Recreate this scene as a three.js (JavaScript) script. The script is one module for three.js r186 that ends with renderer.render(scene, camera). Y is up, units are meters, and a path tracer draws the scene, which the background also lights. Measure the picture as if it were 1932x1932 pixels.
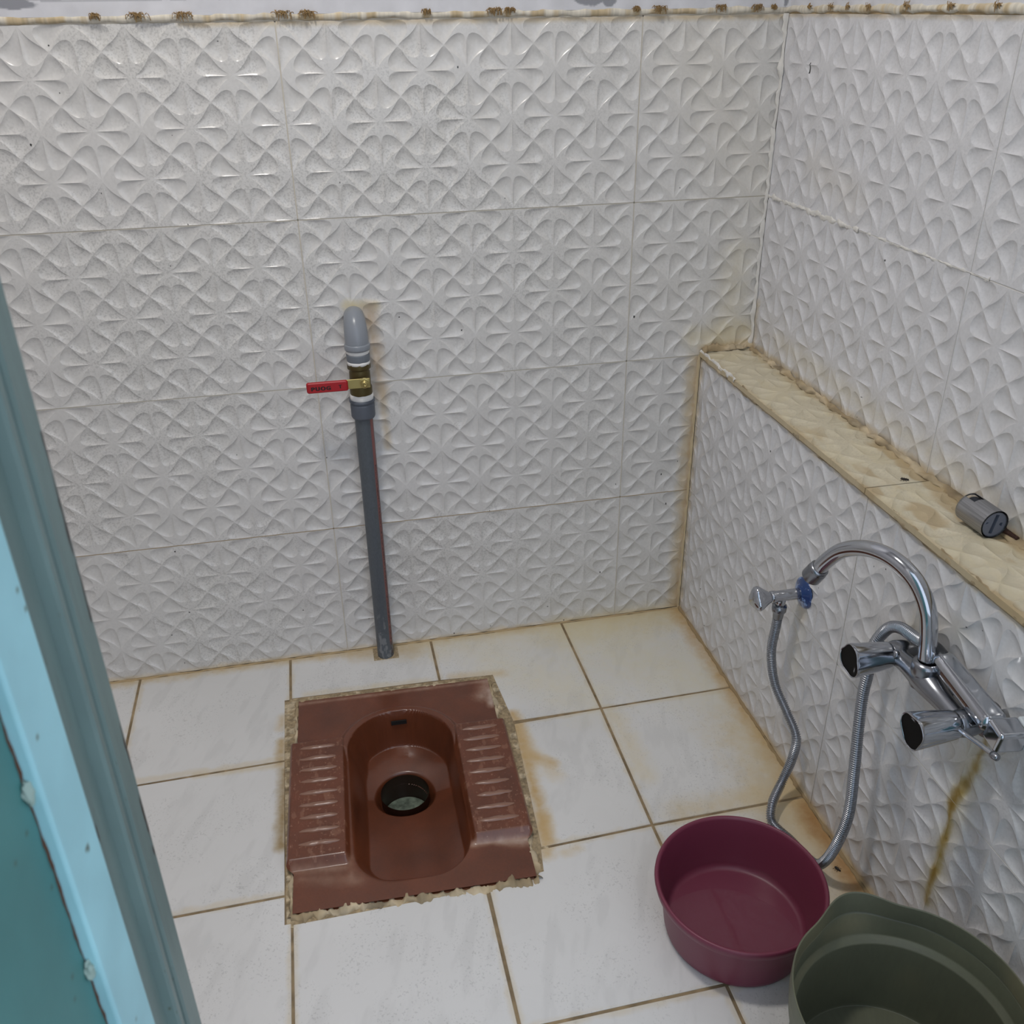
import * as THREE from 'three';
import { RectAreaLightUniformsLib } from 'three/addons/lights/RectAreaLightUniformsLib.js';
import { RoundedBoxGeometry } from 'three/addons/geometries/RoundedBoxGeometry.js';
import { mergeGeometries } from 'three/addons/utils/BufferGeometryUtils.js';

// ------------------------------------------------------------------ camera, sky, light, exposure
const scene = new THREE.Scene();
const camera = new THREE.PerspectiveCamera(57.23, 1, 0.02, 60);
camera.position.set(-0.7399, 1.2234, 1.6896);
camera.rotation.set(-0.4929, -0.2036, -0.0132, 'YXZ');
scene.add(camera);
scene.background = new THREE.Color().setRGB(0.65, 0.73, 0.86);      // pale open sky, seen through the doorway behind the camera
scene.backgroundIntensity = 2.35;
camera.focus = 1.75; camera.userData.fStop = 17;
const renderer = new THREE.WebGLRenderer({ antialias: true });
renderer.toneMapping = THREE.LinearToneMapping;
renderer.toneMappingExposure = 0.75;
renderer.shadowMap.enabled = true;
RectAreaLightUniformsLib.init();
const LAMP_AT = [-0.85, 2.27, 0.72], LAMP_POWER = 225;

// ------------------------------------------------------------------ helpers
function rng(seed) { let s = seed >>> 0; return () => { s = (s + 0x6D2B79F5) >>> 0; let t = Math.imul(s ^ (s >>> 15), 1 | s); t = (t + Math.imul(t ^ (t >>> 7), 61 | t)) ^ t; return ((t ^ (t >>> 14)) >>> 0) / 4294967296; }; }
const clamp = (x, a = 0, b = 1) => x < a ? a : x > b ? b : x;
const sstep = (a, b, x) => { const t = clamp((x - a) / (b - a)); return t * t * (3 - 2 * t); };
const mix = (a, b, t) => a + (b - a) * t;
function h2(x, y, s) { let n = Math.imul(x, 374761393) + Math.imul(y, 668265263) + Math.imul(s, 974634773); n = Math.imul(n ^ (n >>> 13), 1274126177); return ((n ^ (n >>> 16)) >>> 0) / 4294967296; }
function vn(x, y, s = 0) { const i = Math.floor(x), j = Math.floor(y), f = x - i, g = y - j, u = f * f * (3 - 2 * f), v = g * g * (3 - 2 * g); return mix(mix(h2(i, j, s), h2(i + 1, j, s), u), mix(h2(i, j + 1, s), h2(i + 1, j + 1, s), u), v); }
function fbm(x, y, s = 0, o = 4) { let a = 0, w = 0.5, t = 0; for (let k = 0; k < o; k++) { a += w * vn(x, y, s + k * 17); t += w; x *= 2.03; y *= 2.03; w *= 0.5; } return a / t; }
const V = (x, y, z) => new THREE.Vector3(x, y, z);

function tex(w, h, fn, srgb = true) {
  const d = new Uint8Array(w * h * 4);
  for (let j = 0; j < h; j++) for (let i = 0; i < w; i++) { const c = fn((i + 0.5) / w, (j + 0.5) / h), k = 4 * (j * w + i); d[k] = clamp(c[0], 0, 255); d[k + 1] = clamp(c[1], 0, 255); d[k + 2] = clamp(c[2], 0, 255); d[k + 3] = 255; }
  const t = new THREE.DataTexture(d, w, h, THREE.RGBAFormat); t.magFilter = THREE.LinearFilter; t.minFilter = THREE.LinearMipmapLinearFilter; t.generateMipmaps = true;
  t.wrapS = t.wrapT = THREE.RepeatWrapping; if (srgb) t.colorSpace = THREE.SRGBColorSpace; t.needsUpdate = true; return t;
}
const std = (o) => new THREE.MeshStandardMaterial(o), phy = (o) => new THREE.MeshPhysicalMaterial(o);
const used = new Map();
function numbered(n) { const k = used.get(n) ?? 0; used.set(n, k + 1); return k ? n + '_' + String(k).padStart(3, '0') : n; }
function mesh(name, geo, mat, parent) {
  const m = new THREE.Mesh(Array.isArray(geo) ? mergeGeometries(geo.map((g) => { const q = g.index ? g.toNonIndexed() : g; for (const a of Object.keys(q.attributes)) if (!['position', 'normal', 'uv'].includes(a)) q.deleteAttribute(a); return q; })) : geo, mat);
  m.castShadow = m.receiveShadow = true;
  if (parent) { m.name = name; parent.add(m); } else { m.name = numbered(name); scene.add(m); }
  return m;
}
function thing(name, label, category, at = [0, 0, 0], group) { const g = new THREE.Group(); g.name = numbered(name); g.position.set(...at); g.userData = { label, category }; if (group) g.userData.group = group; scene.add(g); return g; }
function struct(name, label) { const g = new THREE.Group(); g.name = name; g.userData = { kind: 'structure', label }; scene.add(g); return g; }
function rawGeo(pos, nor, uv, idx) { const g = new THREE.BufferGeometry(); g.setAttribute('position', new THREE.Float32BufferAttribute(pos, 3)); if (nor) g.setAttribute('normal', new THREE.Float32BufferAttribute(nor, 3)); g.setAttribute('uv', new THREE.Float32BufferAttribute(uv ?? new Array(pos.length / 3 * 2).fill(0), 2)); if (idx) g.setIndex(idx); if (!nor) g.computeVertexNormals(); return g; }
function box(x0, x1, y0, y1, z0, z1, r = 0) { const g = r ? new RoundedBoxGeometry(x1 - x0, y1 - y0, z1 - z0, 2, r) : new THREE.BoxGeometry(x1 - x0, y1 - y0, z1 - z0); g.translate((x0 + x1) / 2, (y0 + y1) / 2, (z0 + z1) / 2); return g; }
const toDir = (d) => new THREE.Quaternion().setFromUnitVectors(V(0, 1, 0), d.clone().normalize());
function lathe(prof, at, dir = V(0, 1, 0), seg = 40) { const g = new THREE.LatheGeometry(prof.map((p) => new THREE.Vector2(Math.max(p[0], 1e-5), p[1])), seg); g.applyQuaternion(toDir(dir)); g.translate(...at); return g; }
// a tube along a smooth path; rad(t, s) gives the radius, t in 0..1, s in metres
function sweep(pts, rad, segs, radial = 12, caps = true) {
  const c = new THREE.CatmullRomCurve3(pts.map((p) => V(...p)), false, 'centripetal'), L = c.getLength(), fr = c.computeFrenetFrames(segs, false), pos = [], uv = [], idx = [];
  for (let i = 0; i <= segs; i++) { const t = i / segs, p = c.getPointAt(t), r = typeof rad === 'number' ? rad : rad(t, t * L); for (let k = 0; k <= radial; k++) { const a = k / radial * Math.PI * 2, x = Math.cos(a) * r, y = Math.sin(a) * r, n = fr.normals[i], b = fr.binormals[i]; pos.push(p.x + n.x * x + b.x * y, p.y + n.y * x + b.y * y, p.z + n.z * x + b.z * y); uv.push(k / radial, t * L); } }
  for (let i = 0; i < segs; i++) for (let k = 0; k < radial; k++) { const a = i * (radial + 1) + k, b = a + radial + 1; idx.push(a, a + 1, b, b, a + 1, b + 1); }
  if (caps) for (const i of [0, segs]) { const p = c.getPointAt(i / segs), o = pos.length / 3; pos.push(p.x, p.y, p.z); uv.push(0, 0); for (let k = 0; k < radial; k++) { const a = i * (radial + 1) + k; i ? idx.push(o, a, a + 1) : idx.push(o, a + 1, a); } }
  const g = rawGeo(pos, null, uv, idx); return g;
}
// an uneven bead of mortar from A to B lying in the corner (or on the face) spanned by directions n1 and n2
function bead(A, B, n1, n2, w1, w2, seed, amp = 0.5, seg = 120, half = false, freq = 60) {
  const pos = [], uv = [], idx = [], K = 6, a = V(...A), b = V(...B), L = a.distanceTo(b), p = V(), N1 = V(...n1), N2 = V(...n2);
  for (let i = 0; i <= seg; i++) {
    const t = i / seg, s = t * L; p.lerpVectors(a, b, t);
    const wob = (a) => Math.max(0.12, 1 + amp * 3.4 * (fbm(s * freq, a, seed + a, 5) - 0.52)), f1 = w1 * wob(1.3), f2 = w2 * wob(7.7), f3 = w1 * wob(4.1);
    for (let k = 0; k <= K; k++) {
      const c = half ? Math.PI * k / K : Math.PI / 2 * k / K, cc = Math.cos(c), ss = Math.sin(c), lump = 1 + 0.25 * amp * (vn(s * freq * 2.3, k * 1.7, seed + 3) - 0.5), q = (cc > 0 ? f1 : f3) * cc * lump, r = f2 * ss * lump;
      pos.push(p.x + N1.x * q + N2.x * r, p.y + N1.y * q + N2.y * r, p.z + N1.z * q + N2.z * r); uv.push(s, k / K * 0.02);
    }
  }
  for (let i = 0; i < seg; i++) for (let k = 0; k < K; k++) { const q = i * (K + 1) + k, r = q + K + 1; idx.push(q, r, q + 1, r, r + 1, q + 1); }
  return rawGeo(pos, null, uv, idx);
}
// distance from (x,y) to the segment in s = [x0,y0,x1,y1,...]
function segD(x, y, x0, y0, x1, y1) { const dx = x1 - x0, dy = y1 - y0, t = clamp(((x - x0) * dx + (y - y0) * dy) / (dx * dx + dy * dy + 1e-12)); return Math.hypot(x - x0 - t * dx, y - y0 - t * dy); }
// stains: [x0,y0,x1,y1,radius,strength,r,g,b]; ragged with noise
function stain(c, x, y, list, seed) {
  for (let k = 0; k < list.length; k++) {
    const q = list[k], R = q[4], d = segD(x, y, q[0], q[1], q[2], q[3]); if (d > R * 1.7) continue;
    const n = fbm(x * 38, y * 38, seed + k, 4) - 0.5, n2 = fbm(x * 160, y * 160, seed + k + 31, 3) - 0.5;
    const m = q[5] * sstep(1.15, -0.15, d / R + n * 0.5 + n2 * 0.26) * (0.75 + 0.9 * (fbm(x * 90, y * 90, seed + 71 + k, 3) - 0.2) * 0.7);
    if (m > 0) { const w = clamp(m); c[0] = mix(c[0], q[6], w); c[1] = mix(c[1], q[7], w); c[2] = mix(c[2], q[8], w); }
  }
  return c;
}
const TAN = [172, 138, 92], OCH = [188, 160, 112], CREAM = [212, 198, 160];

// ------------------------------------------------------------------ wall tile relief: petals pressed into each lattice square
const A0 = 0.075, DEPTH = 0.0046;
const LOBE = [[0, 0.6], [0.06, 0.67], [0.14, 0.722], [0.26, 0.752], [0.42, 0.752], [0.6, 0.735], [0.8, 0.713], [1, 0.70711]];
function lobe(w) { w = clamp(w); for (let i = 1; i < LOBE.length; i++) if (w <= LOBE[i][0]) { const a = LOBE[i - 1], b = LOBE[i]; return mix(a[1], b[1], (w - a[0]) / (b[0] - a[0])); } return 0.7071; }
const wide = (q) => mix(0.72, 1, sstep(0.12, 0.9, q));                // the petal flares in an S-curve from its tip to the crossing of the diagonals
function petalH(x, y) { const r = Math.hypot(x, y), a = Math.atan2(y, x) / (Math.PI / 4), q = r / lobe(a), w = a / wide(q); return -DEPTH * 1.3 * Math.pow(clamp((q - 0.1) / 0.9, 0, 2), 0.95) * (1 - Math.pow(q, 6)) * (1 - Math.pow(Math.abs(2 * w - 1), 2.6)); }
const PET = (() => {                                              // one petal in its own axes: rows of [x, y, h, nx, ny]
  const NT = 9, NR = 9, v = [], f = [], at = (q, w) => { const th = w * Math.PI / 4, R = Math.max(1e-4, q * lobe(w)); return [R * Math.cos(th), R * Math.sin(th), th]; }, e = 0.004, W = NT + 1;
  for (let r = 0; r <= NR; r++) for (let t = 0; t <= NT; t++) {      // the scoop
    const q = r / NR, w = t / NT * wide(q), [x, y, th] = at(q, w), [cx, cy] = at(q * 0.999 + 0.0001, w);
    const dr = (petalH(cx, cy) - petalH(cx - Math.cos(th) * e, cy - Math.sin(th) * e)) / e, s = t < NT / 2 ? 1 : -1, tx = -Math.sin(th) * s, ty = Math.cos(th) * s, dt = (petalH(cx + tx * e, cy + ty * e) - petalH(cx, cy)) / e, z = q < 0.1 ? 0 : 1;
    v.push([x, y, r === NR || t === 0 || t === NT ? 0 : petalH(x, y) * z, -z * (dr * Math.cos(th) + dt * tx) / A0, -z * (dr * Math.sin(th) + dt * ty) / A0]);
  }
  for (let r = 0; r < NR; r++) for (let t = 0; t < NT; t++) { const a = r * W + t, b = a + W; f.push([a, b, a + 1]); f.push([a + 1, b, b + 1]); }
  let o = v.length;
  for (let r = 0; r <= NR; r++) { const q = r / NR, a = at(q, wide(q)), b = at(q, 1); v.push([a[0], a[1], 0, 0, 0], [b[0], b[1], 0, 0, 0]); if (r) { const k = o + 2 * (r - 1); f.push([k, k + 2, k + 1]); f.push([k + 1, k + 2, k + 3]); } }
  o = v.length;
  for (let t = 0; t <= NT; t++) { const w = t / NT, th = w * Math.PI / 4, a = at(1, w), rf = 1 / (Math.cos(th) + Math.sin(th)); v.push([a[0], a[1], 0, 0, 0], [rf * Math.cos(th), rf * Math.sin(th), 0, 0, 0]); if (t) { const k = o + 2 * (t - 1); f.push([k, k + 1, k + 2]); f.push([k + 2, k + 1, k + 3]); } }
  return { v, f };
})();
// F: { O, U, W, N } the wall's frame; the tile's lattice starts at (bu, bv) on the wall; kept: the rectangle u0..u1, v0..v1 on the wall
function reliefTile(F, bu, bv, u0, u1, v0, v1, uvOf) {
  const pos = [], nor = [], uv = [];
  const put = (p) => { const u = p[0], v = p[1], h = p[2], l = 1 / Math.hypot(p[3], p[4], 1), a = p[3] * l, b = p[4] * l; pos.push(F.O[0] + F.U[0] * u + F.W[0] * v + F.N[0] * h, F.O[1] + F.U[1] * u + F.W[1] * v + F.N[1] * h, F.O[2] + F.U[2] * u + F.W[2] * v + F.N[2] * h); nor.push(F.U[0] * a + F.W[0] * b + F.N[0] * l, F.U[1] * a + F.W[1] * b + F.N[1] * l, F.U[2] * a + F.W[2] * b + F.N[2] * l); const t = uvOf(u, v); uv.push(t[0], t[1]); };
  const cut = (poly, ax, s, lim) => { const o = []; for (let i = 0; i < poly.length; i++) { const a = poly[i], b = poly[(i + 1) % poly.length], da = s * (a[ax] - lim), db = s * (b[ax] - lim); if (da <= 0) o.push(a); if ((da < 0 && db > 0) || (da > 0 && db < 0)) { const t = da / (da - db); o.push(a.map((q, k) => mix(q, b[k], t))); } } return o; };
  for (let j = 0; j < 4; j++) for (let i = 0; i < 9; i++) {
    if (bu + (i + 1) * A0 < u0 || bu + i * A0 > u1 || bv + (j + 1) * A0 < v0 || bv + j * A0 > v1) continue;
    const C = [i + 0.5, j + 0.5];
    for (const [P, Q, hor] of [[[i, j], [i + 1, j], 1], [[i, j + 1], [i + 1, j + 1], 1], [[i, j], [i, j + 1], 0], [[i + 1, j], [i + 1, j + 1], 0]]) {
      const even = (P[0] + P[1]) % 2 === 0, [a, b] = (hor ? even : !even) ? [P, Q] : [Q, P];
      const e1 = [b[0] - a[0], b[1] - a[1]], c = [C[0] - a[0], C[1] - a[1]], k = c[0] * e1[0] + c[1] * e1[1]; let e2 = [c[0] - k * e1[0], c[1] - k * e1[1]]; e2 = [e2[0] * 2, e2[1] * 2];
      const flip = e1[0] * e2[1] - e1[1] * e2[0] < 0;
      const vv = PET.v.map(([x, y, h, nx, ny]) => [bu + A0 * (a[0] + x * e1[0] + y * e2[0]), bv + A0 * (a[1] + x * e1[1] + y * e2[1]), h, nx * e1[0] + ny * e2[0], nx * e1[1] + ny * e2[1]]);
      for (const t of PET.f) {
        let poly = flip ? [vv[t[0]], vv[t[2]], vv[t[1]]] : [vv[t[0]], vv[t[1]], vv[t[2]]];
        const q = poly; if (q.some((p) => p[0] < u0 - 1e-7 || p[0] > u1 + 1e-7 || p[1] < v0 - 1e-7 || p[1] > v1 + 1e-7)) { poly = cut(cut(cut(cut(poly, 0, 1, u1), 0, -1, u0), 1, 1, v1), 1, -1, v0); if (poly.length < 3) continue; }
        for (let m = 1; m + 1 < poly.length; m++) { put(poly[0]); put(poly[m]); put(poly[m + 1]); }
      }
    }
  }
  const side = (a, b, nx, ny) => { const n = [nx, ny], S = [[...a, 0], [...a, -0.009], [...b, -0.009], [...b, 0]]; for (const k of [0, 1, 2, 0, 2, 3]) { const p = S[k]; pos.push(...[0, 1, 2].map((d) => F.O[d] + F.U[d] * p[0] + F.W[d] * p[1] + F.N[d] * p[2])); nor.push(...[0, 1, 2].map((d) => F.U[d] * n[0] + F.W[d] * n[1])); uv.push(...uvOf(p[0], p[1])); } };
  side([u0, v0], [u1, v0], 0, -1); side([u1, v0], [u1, v1], 1, 0); side([u1, v1], [u0, v1], 0, 1); side([u0, v1], [u0, v0], -1, 0);
  return rawGeo(pos, nor, uv);
}

// ------------------------------------------------------------------ surface textures
const TW = 1.62, TH = 1.23;
const specks = (seed, n, w, h) => { const r = rng(seed), o = []; for (let i = 0; i < n; i++) o.push([r() * w, r() * h, 0.0006 + r() * 0.0009, r()]); return o; };
function glaze(x, y, seed, dust, base) {                            // glazed white ceramic with fine grey dust grains
  const big = fbm(x * 5, y * 5, seed, 3), g = fbm(x * 520, y * 520, seed + 3, 2), mid = fbm(x * 30, y * 30, seed + 9, 3);
  const d = dust * sstep(0.52, 0.72, g) * sstep(0.42, 0.68, big * 0.6 + mid * 0.5), k = 1 + 0.03 * (mid - 0.5) - d * 0.1 - 0.05 * (fbm(x * 300, y * 300, seed + 15, 2) - 0.5);
  return [base[0] * k, base[1] * k, base[2] * (k - 0.012 * dust * (big - 0.3))];
}
const backStains = [
  [-1.6, -0.002, 0.1, -0.002, 0.014, 0.75, ...OCH], [-0.3, 0.0, 0.1, 0.0, 0.03, 0.4, ...CREAM], [-0.016, 0, -0.014, 0.6, 0.022, 0.5, ...OCH], [-0.008, 0.0, -0.006, 0.6, 0.008, 0.5, ...TAN],
  [-0.69, 0.755, -0.64, 0.752, 0.014, 0.9, ...CREAM], [-0.652, 0.745, -0.641, 0.58, 0.021, 1.0, 184, 166, 144], [-0.64, 0.6, -0.636, 0.47, 0.011, 0.7, 192, 176, 152],
  [-0.02, 0.64, 0.1, 0.65, 0.035, 0.5, ...CREAM], [0.0, 0.62, 0.09, 0.625, 0.014, 0.6, ...OCH], [-0.05, 1.15, 0.1, 0.9, 0.14, 0.3, 214, 206, 190], [0.05, 0.64, 0.06, 0.8, 0.05, 0.3, ...CREAM],
  [-0.9, 1.208, 0.1, 1.206, 0.008, 0.5, ...OCH]];
const backDots = specks(5, 46, 1.6, 1.2);
const backMap = tex(1600, 1216, (u, v) => {
  const x = -1.5 + u * TW, y = v * TH, c = glaze(x, y, 11, 0.75 * sstep(-0.05, -0.5, x) + 0.2, [211, 209, 206]);
  stain(c, x, y, backStains, 200);
  for (const [sx, sy, r, q] of backDots) if (Math.abs(x + 1.5 - sx) < 0.004 && Math.abs(y - sy) < 0.004 && Math.hypot((x + 1.5 - sx) * (q < 0.3 ? 2.2 : 1), (y - sy) * (q > 0.7 ? 0.6 : 1)) < r) { c[0] = c[1] = c[2] = 45; }
  return c;
});
const rightStains = [[0.0, 0.618, 1.3, 0.616, 0.012, 0.55, ...OCH], [0.1, 0.66, 0.9, 0.63, 0.03, 0.25, ...CREAM], [0.15, 0.98, 0.3, 0.95, 0.05, 0.3, 206, 198, 184], [0.0, 0.62, 0.0, 0.7, 0.02, 0.5, ...OCH], [0, 1.208, 1.3, 1.206, 0.006, 0.4, ...OCH]];
const rightDots = specks(8, 26, 1.25, 1.2);
const rightMap = tex(1024, 768, (u, v) => {
  const x = u * 1.35, y = 0.55 + v * 0.7, c = glaze(x, y, 41, 0.32, [214, 213, 215]);
  stain(c, x, y, rightStains, 300);
  for (const [sx, sy, r] of rightDots) if (Math.abs(x - sx) < 0.004 && Math.hypot(x - sx, y - sy) < r) { c[0] = c[1] = c[2] = 60; }
  if (Math.abs(x - 0.0962) < 0.0016 && Math.abs(y - 1.129) < 0.008) { c[0] = c[1] = c[2] = 40; }
  return c;
});
const RUST = [122, 88, 14], RUST2 = [142, 112, 40];
const ledgeStains = [
  [0, 0, 1.3, 0, 0.012, 0.6, ...OCH], [0.45, 0.0, 1.2, 0.0, 0.02, 0.7, ...OCH], [0.0, 0.0, 0.0, 0.6, 0.012, 0.5, ...OCH], [0, 0.604, 1.3, 0.604, 0.012, 0.7, ...OCH],
  [0.948, 0.44, 0.946, 0.38, 0.008, 0.7, ...RUST], [0.946, 0.385, 0.934, 0.325, 0.011, 0.7, ...RUST2], [0.934, 0.345, 0.926, 0.3, 0.012, 0.95, ...RUST], [0.926, 0.3, 0.93, 0.24, 0.009, 0.8, ...RUST], [0.93, 0.235, 0.929, 0.17, 0.011, 0.8, ...RUST2], [0.929, 0.18, 0.927, 0.115, 0.009, 0.75, ...RUST], [0.94, 0.4, 0.928, 0.12, 0.03, 0.35, 176, 160, 112],
  [0.8, 0.47, 0.96, 0.45, 0.045, 0.35, 196, 184, 152], [0.84, 0.42, 0.92, 0.36, 0.05, 0.25, 196, 184, 158], [0.5, 0.33, 0.51, 0.2, 0.03, 0.3, 206, 196, 170], [0.5, 0.35, 0.505, 0.31, 0.02, 0.35, 206, 184, 156], [0.78, 0.49, 0.86, 0.53, 0.03, 0.25, 190, 178, 150]];
const ledgeDots = specks(13, 22, 1.25, 0.6);
const ledgeMap = tex(1400, 672, (u, v) => {
  const x = u * 1.35, y = v * 0.65, c = glaze(x, y, 61, 0.4, [211, 210, 211]);
  stain(c, x, y, ledgeStains, 400);
  for (const [sx, sy, r] of ledgeDots) if (Math.abs(x - sx) < 0.004 && Math.hypot(x - sx, y - sy) < r) { c[0] = c[1] = c[2] = 60; }
  return c;
});
const shelfMap = tex(1024, 96, (u, v) => {
  const x = u * 1.35, y = v * 0.127, c = glaze(x, y, 81, 0.5, [202, 193, 170]), n = fbm(x * 26, y * 44, 83, 4), b = fbm(x * 14 + 3, y * 30, 85, 3);
  const e = sstep(0.5, 0.66, n) * 0.55, d = sstep(0.56, 0.7, b) * sstep(0.35, 0.6, x + 0.1 * n) * 0.7, edge = Math.max(sstep(0.016, 0.0, y + 0.012 * (n - 0.5)), sstep(0.092, 0.107, y + 0.02 * (n - 0.5)));
  for (const [w, q] of [[e * 0.7, [206, 194, 162]], [d * 0.8, [168, 144, 106]], [edge * 0.5, [178, 156, 118]]]) { c[0] = mix(c[0], q[0], w); c[1] = mix(c[1], q[1], w); c[2] = mix(c[2], q[2], w); }
  return c;
});
// floor tiles: white marbled ceramic, hard-water stains where the photograph has them
const FX0 = -1.5, FS = 1.62;
const floorStains = [
  [-1.5, 0.0, 0.0, 0.0, 0.03, 0.7, ...OCH], [-0.6, 0.02, 0.0, 0.02, 0.08, 0.4, ...CREAM], [-0.28, 0.03, -0.0, 0.03, 0.09, 0.5, 206, 190, 148],
  [-0.24, 0.06, -0.03, 0.28, 0.16, 0.42, 216, 206, 172], [-0.45, 0.12, -0.3, 0.26, 0.1, 0.4, 218, 208, 176], [-0.005, 0.0, -0.0, 1.2, 0.035, 0.75, 184, 148, 98],
  [-0.03, 0.42, -0.03, 0.66, 0.1, 0.5, 200, 176, 128], [-0.03, 0.62, -0.06, 0.9, 0.13, 0.55, 204, 180, 136], [-0.01, 0.62, -0.01, 1.1, 0.035, 0.7, 158, 114, 66], [-0.22, 0.595, -0.02, 0.595, 0.045, 0.45, 206, 184, 140], [-0.26, 0.33, -0.255, 0.5, 0.035, 0.4, 212, 194, 154],
  [-0.452, 0.28, -0.462, 0.6, 0.022, 0.9, 190, 158, 108], [-0.446, 0.3, -0.446, 0.4, 0.022, 0.6, 198, 168, 120], [-0.445, 0.4, -0.41, 0.43, 0.018, 0.8, 192, 162, 116], [-0.44, 0.4, -0.41, 0.46, 0.025, 0.35, 204, 178, 134],
  [-0.46, 0.56, -0.47, 0.63, 0.02, 0.7, 196, 166, 118], [-0.44, 0.635, -0.42, 0.63, 0.016, 0.4, 200, 172, 126], [-0.55, 0.14, -0.45, 0.15, 0.02, 0.5, 200, 172, 126], [-0.85, 0.13, -0.6, 0.14, 0.016, 0.4, 206, 186, 146],
  [-0.893, 0.34, -0.897, 0.52, 0.017, 0.85, 150, 124, 82], [-0.898, 0.26, -0.9, 0.32, 0.015, 0.7, 172, 142, 94], [-0.895, 0.19, -0.9, 0.22, 0.016, 0.5, 186, 156, 110], [-1.05, 0.318, -0.89, 0.326, 0.012, 0.45, 196, 172, 128],
  [-0.74, 0.02, -0.62, 0.03, 0.04, 0.4, 186, 156, 106], [-0.29, 0.9, -0.2, 0.905, 0.01, 0.45, 190, 164, 118]];
const joints = [[-1.487, 0, -1.487, 1.3], [-1.185, 0, -1.185, 1.3], [-0.88, 0, -0.88, 1.3], [-0.578, 0, -0.578, 1.3], [-0.28, 0, -0.28, 1.3], [-1.5, 0.313, 0, 0.303], [-1.5, 0.625, 0, 0.61], [-1.5, 0.925, 0, 0.915], [-1.5, 1.22, 0, 1.22]];
const floorMap = tex(2048, 2048, (u, v) => {
  const x = FX0 + u * FS, y = v * FS;
  const wx = x + 0.05 * fbm(x * 4, y * 4, 1, 2), wy = y + 0.05 * fbm(x * 4, y * 4, 2, 2), vein = fbm(wy * 14 - wx * 6, wx * 52 + wy * 20, 4, 4), cloud = fbm(x * 6, y * 6, 6, 3), grit = fbm(x * 420, y * 420, 8, 2);
  let k = 1 + 0.05 * (cloud - 0.5) - 0.03 * sstep(0.5, 0.75, vein) - 0.08 * sstep(0.68, 0.8, grit) * sstep(0.45, 0.6, fbm(x * 20, y * 20, 12, 2));
  const c = [215 * k, 214 * k, 212 * k];
  for (const q of joints) { const d = segD(x, y, ...q); if (d < 0.016) { const m = 0.28 * sstep(0.013, 0.002, d + 0.012 * (fbm(x * 50, y * 50, 21, 3) - 0.42)); c[0] = mix(c[0], 196, m); c[1] = mix(c[1], 172, m); c[2] = mix(c[2], 128, m); } }
  stain(c, x, y, floorStains, 500);
  return c;
});
const groutMap = tex(512, 512, (u, v) => { const n = fbm(u * 60, v * 60, 3, 4), m = fbm(u * 9, v * 9, 5, 3), k = 0.7 + 0.5 * n; return [mix(160, 132, m) * k, mix(142, 112, m) * k, mix(112, 84, m) * k]; });
const mortarMap = tex(512, 512, (u, v) => { const n = fbm(u * 50, v * 50, 23, 4), m = fbm(u * 14, v * 14, 25, 3), k = 0.72 + 0.5 * n, w = sstep(0.5, 0.7, m), b = 0.4 * sstep(0.6, 0.78, fbm(u * 30 + 3, v * 30, 27, 3)); return [mix(mix(160, 190, w), 104, b) * k, mix(mix(142, 174, w), 90, b) * k, mix(mix(112, 146, w), 70, b) * k]; });
const plasterMap = tex(1536, 768, (u, v) => {                       // painted plaster; bare grey patches where the paint has flaked off
  const x = -1.6 + u * 3, y = 1.2 + v * 1.5, n = fbm(x * 40, y * 40, 33, 4), k = 0.93 + 0.1 * n, c = [214 * k, 214 * k, 218 * k]; let g = 0;
  for (const [px, py, rx, ry] of [[-0.245, 1.237, 0.034, 0.012], [-0.215, 1.231, 0.014, 0.009], [-0.025, 1.243, 0.026, 0.011], [0.1, 1.236, 0.006, 0.014], [-1.13, 1.237, 0.03, 0.008], [-0.5, 1.25, 0.05, 0.01]]) g = Math.max(g, sstep(1.05, 0.85, Math.hypot((x - px) / rx, (y - py) / ry) + 0.9 * (fbm(x * 70, y * 90, 37, 3) - 0.5)));
  const cr = Math.abs(y - 1.2405 - 0.006 * (fbm(x * 9, 2, 39, 3) - 0.5)) < 0.0012 && x < -0.3 ? 0.4 : 0, w = Math.max(g * 0.8, cr);
  c[0] = mix(c[0], 126, w); c[1] = mix(c[1], 128, w); c[2] = mix(c[2], 134, w); return c;
});
function metres(g) { const p = g.attributes.position, u = g.attributes.uv; for (let i = 0; i < p.count; i++) u.setXY(i, (p.getX(i) + p.getZ(i) + 1.6) / 3, (p.getY(i) - 1.2) / 1.5); return g; }

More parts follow.
